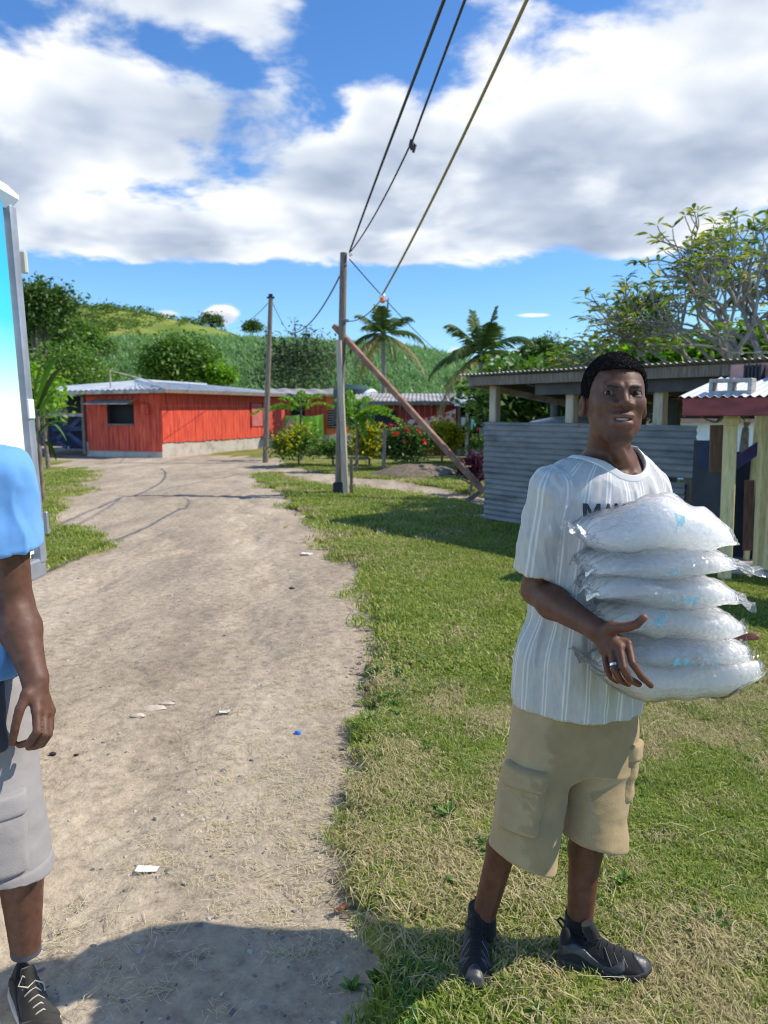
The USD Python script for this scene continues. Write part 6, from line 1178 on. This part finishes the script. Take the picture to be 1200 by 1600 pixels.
ice_bag('second ice bag from the top, its pointed left end against the shirt', cen(1018, 872), .180, .125, .085, -.006, .06, .03, 4, [(-1, .02, .7, -.006, .4), (1, .07, .8, -.03, -.5)], [(-.1, .4, -.99, -.93, -1)])
ice_bag('third ice bag from the top with the large clear loose corner', cen(1022, 912), .182, .130, .098, -.012, .05, -.05, 5, [(-1, .02, .6, -.01, .5), (1, .085, .9, -.03, .8)], [(-.05, .45, -.99, -.92, -1)])
ice_bag('fourth ice bag from the top, resting just above the raised thumb', cen(1038, 957), .172, .130, .092, -.014, .05, -.06, 6, [(-1, .03, .7, -.02, .3), (1, .02, .6, .006, -.6)], [(-.42, -.28, -.97, -.86, 1)])
ice_bag('fifth ice bag from the top, between both hands', cen(1052, 1003), .164, .125, .094, -.004, .08, -.02, 7, [(-1, .03, .8, .02, .5), (1, .025, .7, .01, .5)], [(-.35, .35, -.99, -.92, -1)])
ice_bag('lowest ice bag, sagging across the fingers of the right hand', cen(1046, 1048), .204, .135, .104, .030, .07, .02, 8, [(-1, .05, .9, .02, .5), (1, .03, .5, .012, .4)])
# ---------------------------------------------------------------- the man in blue at the left edge (only his arm and leg are in view)
M_polo = fabric('polo_blue', (.15, .36, .74), .1, 700, .4, .8); M_lilac = fabric('shorts_grey', (.285, .265, .262), .1, 500, .4); M_greyshoe = fabric('shoe_olive', (.035, .032, .028), .25, 400, .5); M_wsole = mat('white_sole', (.62, .62, .62), .6); M_slate = fabric('slate_cloth', (.06, .065, .08), .15); M_palelace = fabric('lace_cream', (.45, .42, .33), .1)
def man_two():
    yaw = math.radians(-8); FR = frame(yaw); l, f = FR[0], FR[1]; hc = np.array([-1.19, 1.90, 1.66]); R = frame(math.radians(10)); SK2 = np.array([.112, .053, .034])
    sL, eL, wL = P(-6, 742, 1.915), P(20, 945, 1.94), P(54, 1058, 1.85); mir = lambda q: np.array([-2.36 - q[0], q[1] + .04, q[2]]); sR, eR, wR = mir(sL), mir(eL), mir(wL)
    hpL, kL, aL = np.array([-1.08, 1.95, .90]), P(20, 1318, 1.90), P(38, 1447, 1.95); hpR, kR, aR = np.array([-1.26, 1.97, .90]), np.array([-1.25, 1.93, .47]), np.array([-1.24, 2.02, .14]); nk = np.array([-1.18, 1.95, 1.48])
    zs = np.array([.80, .95, 1.1, 1.25, 1.36, 1.43, 1.48, 1.52]); cx = np.full(8, -1.175); cy = np.full(8, 1.955); A = np.array([.21, .212, .20, .205, .20, .17, .12, .07]); Bd = np.array([.155, .15, .145, .142, .13, .105, .08, .06])
    tr = torso_field(zs, cx, cy, A, Bd, yaw); bt_ = torso_field(zs, cx, cy, A - .03, Bd - .025, yaw)
    h1 = hand_regs(wL, pts((57, 1110, 1.80), (67, 1113, 1.82), (75, 1114, 1.84), (79, 1111, 1.865)), [pts((57, 1110, 1.80), (58, 1143, 1.772), (46, 1160, 1.772), (31, 1164, 1.78)), pts((67, 1113, 1.82), (69, 1148, 1.79), (58, 1165, 1.80), (45, 1167, 1.81)), pts((75, 1114, 1.84), (76, 1147, 1.82), (66, 1163, 1.83), (54, 1164, 1.84)), pts((79, 1111, 1.865), (79, 1138, 1.85), (71, 1153, 1.86), (62, 1156, 1.868))], pts((42, 1086, 1.805), (31, 1108, 1.785), (24, 1136, 1.775), (19, 1160, 1.775)), rw=.026, rk=.0135, rf=.0102)
    h2 = hand_regs(wR, [mir(p) for p in pts((57, 1110, 1.80), (67, 1113, 1.82), (75, 1114, 1.84), (79, 1111, 1.865))], [[mir(p) for p in pts((57, 1110, 1.80), (58, 1143, 1.772), (46, 1160, 1.772))], [mir(p) for p in pts((67, 1113, 1.82), (69, 1148, 1.79), (58, 1165, 1.80))], [mir(p) for p in pts((75, 1114, 1.84), (76, 1147, 1.82), (66, 1163, 1.83))], [mir(p) for p in pts((79, 1111, 1.865), (79, 1138, 1.85), (71, 1153, 1.86))]], [mir(p) for p in pts((42, 1086, 1.805), (31, 1108, 1.785), (24, 1136, 1.775), (19, 1160, 1.775))], rw=.026, rk=.0135, rf=.0102)
    rg_ = [((lambda p: head_sdf(p, hc, R)), hc - .16, hc + .16), (lambda p: rc(p, hc - [0, -.02, .06], nk, .058, .064), *bounds([hc, nk], .1)), (bt_, *bounds([[-1.175, 1.955, .8], [-1.175, 1.955, 1.52]], .24))]
    for s, e, w_, h in ((sL, eL, wL, h1), (sR, eR, wR, h2)): rg_ += [(lambda p, s=s: rc(p, nk - [0, 0, .08], s, .065, .062), *bounds([nk, s], .1)), limb(s, mid(s, e, .5), e, .062, .056, .049, f * 0), limb(e, mid(e, w_, .33), w_, .049, .051, .0305, f * 0), h]
    for hp_, k, a in ((hpL, kL, aL), (hpR, kR, aR)): rg_ += [limb(hp_, mid(hp_, k, .5), k, .085, .072, .055, f * 0), limb(k, mid(k, a, .33), a + [0, 0, -.06], .058, .060, .040, -f * .018)]
    m = thing('person', 'man in bright blue shirt and grey shorts, cut off by the left edge', 'person', [-1.15, 1.95, 0])
    b = mesh_sdf(lambda p: regions(p, rg_, .018), (-1.62, 1.55, .05), (-.72, 2.25, 1.85), .0045); n_ = normals(b); b = (b[0] + n_ * (.0016 * (meshkit.fbm(b[0] * 55, 3, 5) - .5))[:, None], b[1]); part(m, 'body', b, M_skin, smooth=True, color=head_tint(b[0], hc, R, SK2))
    hr = mesh_sdf(lambda p: hair_sdf(p, hc, R), hc - .15, hc + .16, .005); part(m, 'hair', (hr[0] + normals(hr) * (.006 * (meshkit.noise(hr[0] * 150, 5) - .45))[:, None], hr[1]), M_hair, smooth=True)
    for s in (-1, 1): part(m, 'eye', trimesh.creation.icosphere(2, .0125).apply_translation(hc + R[0] * s * .0355 + R[1] * .0705 + R[2] * .0215), M_eye, smooth=True)
    endL, nL = P(36, 858, 1.92), unit(eL - sL) + np.array([.08, 0, 0]); endR_, nR = mir(endL), unit(eR - sR)
    def outer(p):
        d = smax(tr(p), .925 - p[:, 2], .004); d = smin(d, rc(p, nk - [0, 0, .07], sL, .07, .066), .05); d = smin(d, rc(p, nk - [0, 0, .07], sR, .07, .066), .05)
        for s, e, o, nn in ((sL, eL, endL, nL), (sR, eR, endR_, nR)): d = smin(d, smax(rc(p, s, mid(s, e, .85), .071, .092), plane(p, o, nn), .003), .03)
        return d
    def polo(p):
        d = smax(outer(p), -rc(p, nk, nk + [0, 0, .2], .072, .08), .003)
        for s, e, o, nn in ((sL, eL, endL, nL), (sR, eR, endR_, nR)): d = np.maximum(d, -np.maximum(rc(p, s, mid(s, e, .85), .064, .085), -plane(p, mid(s, e, .3), nn)))
        return np.maximum(d, -np.maximum(tr(p) + .008, p[:, 2] - 1.05))
    s = mesh_sdf(polo, (-1.62, 1.6, .88), (-.74, 2.25, 1.62), .0048); v = s[0]; q = np.stack([v[:, 0] * 13, v[:, 1] * 13, v[:, 2] * 5], -1); v = v + normals(s) * (np.where(outer(s[0].astype(np.float32)) < -.004, -1, 1) * (.036 * (meshkit.fbm(q, 3, 71) - .5) + .012 * (1 - np.abs(2 * meshkit.fbm(q * .8 + 4, 2, 72) - 1)) ** 3))[:, None]
    sh_ = part(m, 'polo_shirt', (v, s[1]), M_polo, smooth=True); part(sh_, 'collar', mesh_sdf(lambda p: np.maximum(np.abs(outer(p) - .003) - .005, np.abs(rc(p, nk, nk + [0, 0, .2], .078, .086) + .0) - .02), nk - .16, nk + .16, .005), M_polo, smooth=True)
    hmL, hmR = P(12, 1356, 1.895), np.array([-1.25, 1.93, .40]); tpL, tpR = hpL - [0, 0, .05], hpR - [0, 0, .05]
    wf = torso_field(np.array([.62, .75, .9, 1.02]), np.full(4, -1.175), np.full(4, 1.96), np.array([.17, .19, .185, .175]), np.array([.13, .14, .135, .125]), yaw)
    def so(p):
        a = smax(rc(p, tpL, mid(tpL, hmL, 1.2), .122, .108), plane(p, hmL, unit(hmL - tpL) + np.array([-.25, 0, 0])), .004); c = smax(rc(p, tpR, mid(tpR, hmR, 1.2), .122, .108), plane(p, hmR, unit(hmR - tpR)), .004); return smin(smin(a, c, .012), wf(p), .06)
    def sf(p):
        d = so(p)
        for a, h in ((tpL, hmL), (tpR, hmR)): d = np.maximum(d, -np.maximum(rc(p, a, mid(a, h, 1.2), .114, .100), (p - mid(a, h, .6).astype(np.float32)) @ unit(a - h).astype(np.float32)))
        return d
    k = mesh_sdf(sf, (-1.62, 1.6, .3), (-.78, 2.3, 1.04), .0048); st_ = part(m, 'shorts', (k[0] + normals(k) * (shorts_fold(k[0]) * np.where(so(k[0].astype(np.float32)) < -.004, -1, 1))[:, None], k[1]), M_lilac, smooth=True)
    def patch(c, n, half, lift):
        n = unit(n); t = unit(np.cross([0, 0, 1.0], n)); Rr = np.stack([t, n, np.cross(n, t)]); e = mesh_sdf(lambda p: smax(so(p) - lift, rbox(p, c, Rr, half, .012), .01), np.asarray(c) - .15, np.asarray(c) + .15, .0048); return e[0] + normals(e) * shorts_fold(e[0])[:, None], e[1]
    pc_ = mid(tpL, hmL, .72) + np.array([.05, -.09, 0]); part(st_, 'cargo_pocket', patch(pc_, (.45, -.9, 0), (.06, .08, .09), .016), M_lilac, smooth=True); part(st_, 'pocket_flap', patch(pc_ + [0, 0, .085], (.45, -.9, 0), (.066, .08, .028), .024), M_lilac, smooth=True); part(st_, 'hem_band', patch(mid(tpL, hmL, .98) + np.array([.02, -.08, 0]), (.3, -.95, 0), (.13, .1, .02), .005), M_lilac, smooth=True)
    part(st_, 'dark_panel', patch(np.array([-1.03, 1.84, .83]), (.35, -.94, 0), (.07, .10, .09), .008), M_slate, smooth=True)
    for heel, toe, a in ((G(30, 1506), G(80, 1604), aL), (np.array([-1.27, 2.07, 0]), np.array([-1.15, 1.84, 0]), aR)):
        zg = ground_z(heel[0], heel[1])[0][0] if 'ground_z' in globals() else 0
        so_ = part(m, 'shoe', tube([a + [0, 0, -.08], a + [0, 0, -.06], a + [0, 0, -.05]], [.040, .040, .040], 18), M_slate, smooth=40); shoe(so_, np.array([heel[0], heel[1], zg]), np.array([toe[0], toe[1], zg]), [M_greyshoe, M_wsole, M_palelace, M_greyshoe, M_palelace], width=.052, loop=False, stitch=False)
man_two()
# ---------------------------------------------------------------- litter and small marks on the ground
def gz(px, py):
    p = G(px, py); p[2] = ground_z(p[0], p[1])[0][0]; return p
def sheet(name, label, cat, px, py, w, d, yaw, mt, curl=.004, seed=0):
    c = gz(px, py) + [0, 0, .008]; a, b = np.meshgrid(np.linspace(-.5, .5, 9), np.linspace(-.5, .5, 7), indexing='ij'); x, y = a * w, b * d; z = curl * (meshkit.noise(np.stack([a * 3, b * 3, a * 0 + seed], -1), seed) - .2) * 2 + curl * a * a * 3
    q = c + np.stack([x * math.cos(yaw) - y * math.sin(yaw), x * math.sin(yaw) + y * math.cos(yaw), z], -1); solo(name, slab(q, 9, 7, (0, 0, -.0012)), mt, label, cat, smooth=30)
M_paper = mat('paper', (.78, .76, .68), .9, ramp3((.78, .76, .68), .9, 1.05), 20); M_offw = mat('off_white_scrap', (.62, .60, .55), .8, ramp3((.62, .6, .55), .8, 1.1), 20)
sheet('paper_scrap', 'cream rectangular card lying on the dirt road in the foreground', 'paper', 229, 1336, .082, .036, -.08, M_paper, .003, 1)
sheet('paper_scrap', 'small white scrap on the road above the blue cap, beside the pale patch', 'paper', 351, 1101, .06, .035, .2, M_offw, .006, 2)
sheet('paper_scrap', 'white scrap on the road near the turf corner, farther up', 'paper', 480, 861, .13, .10, .1, M_offw, .012, 3)
sheet('plastic_scrap', 'white scrap on the grass at the foot of the corrugated wall', 'plastic', 745, 808, .34, .14, .1, M_offw, .02, 4)
sheet('plastic_scrap', 'pale scrap lying on the shaded lawn left of the corrugated wall', 'plastic', 706, 793, .16, .1, .4, M_offw, .015, 5)
c = gz(465, 1129); cap = thing('bottle_cap', 'bright blue bottle cap lying on the straw at the road edge', 'bottle cap', c); part(cap, 'top', tube([c + [0, 0, .004], c + [0, .001, .013], c + [0, .002, .016]], [.0165, .0155, .012], 18), mat('cap_blue', (.02, .16, .62), .35), smooth=40)
part(cap, 'rim', tube([c + [0, 0, .001], c + [0, 0, .005]], [.0172, .0172], 18), mat('cap_rim_blue', (.015, .12, .5), .4))
M_plas = mat('plaster_crumb', (.52, .43, .34), .95, ramp3((.52, .43, .34), .75, 1.2), 16, bump=.6)
for k, (px, py, s, lb) in enumerate(((215, 1108, .05, 'left piece of the flattened pale lump on the road'), (240, 1096, .075, 'middle piece of the flattened pale lump on the road'), (262, 1089, .055, 'right piece of the flattened pale lump on the road'))):
    g = np.random.default_rng(k + 3); p = g.normal(size=(40, 3)); p /= np.linalg.norm(p, axis=1, keepdims=True); solo('pale_lump', hull(gz(px, py) + [0, 0, .002] + p * g.uniform(.75, 1.05, (40, 1)) * [s, s * .55, .012]), M_plas, lb, 'lump', smooth=40)
M_dk = mat('dark_litter', (.03, .024, .018), .9)
for k, (px, py, s, lb) in enumerate(((1133, 1100, .018, 'dark dry leaf on the lawn below the hand under the bags'), (82, 1163, .02, 'dark stone on the road just right of the hand of the man in blue'), (118, 1165, .012, 'small dark stone on the road, right of a larger one'), (455, 912, .028, 'dark clod on the road near the broken turf edge'))):
    g = np.random.default_rng(k + 13); p = g.normal(size=(24, 3)); p /= np.linalg.norm(p, axis=1, keepdims=True); solo('stone' if k else 'dry_leaf', hull(gz(px, py) + [0, 0, .006] + p * g.uniform(.7, 1.05, (24, 1)) * [s * 1.3, s * .8, s * .5]), M_dk, lb, 'stone' if k else 'leaf', smooth=30)
M_br = leafmat('brown_leaf', [(.20, .09, .04), (.30, .15, .06)], .2)
sheet('dry_leaf', 'orange brown fallen leaf in the grass at the road edge', 'leaf', 532, 1403, .05, .022, .6, M_br, .012, 7)
# long pale dry grass stems lying on the lawn
M_stem = mat('dry_stem', (.55, .47, .28), .8); g = np.random.default_rng(5); ms = []
for k in range(260):
    y = g.uniform(1.7, 4.2); x = g.uniform(.0, .55) * y; z, sd = ground_z(x, y)
    if sd[0] > -.05: continue
    a = g.uniform(0, 6.28); L = g.uniform(.05, .16); d = np.array([math.cos(a), math.sin(a), 0]); s0 = np.array([x, y, z[0] + .018]); n_ = np.array([-d[1], d[0], 0]) * L * .15 * g.normal(); ms.append(tube([s0 - d * L / 2, s0 + n_ + [0, 0, g.uniform(.0, .02)], s0 + d * L / 2], .0009, 3))
solo('dry_stems', cat_(*ms), M_stem, 'long pale dry grass stems lying across the lawn', 'straw', kind='stuff')
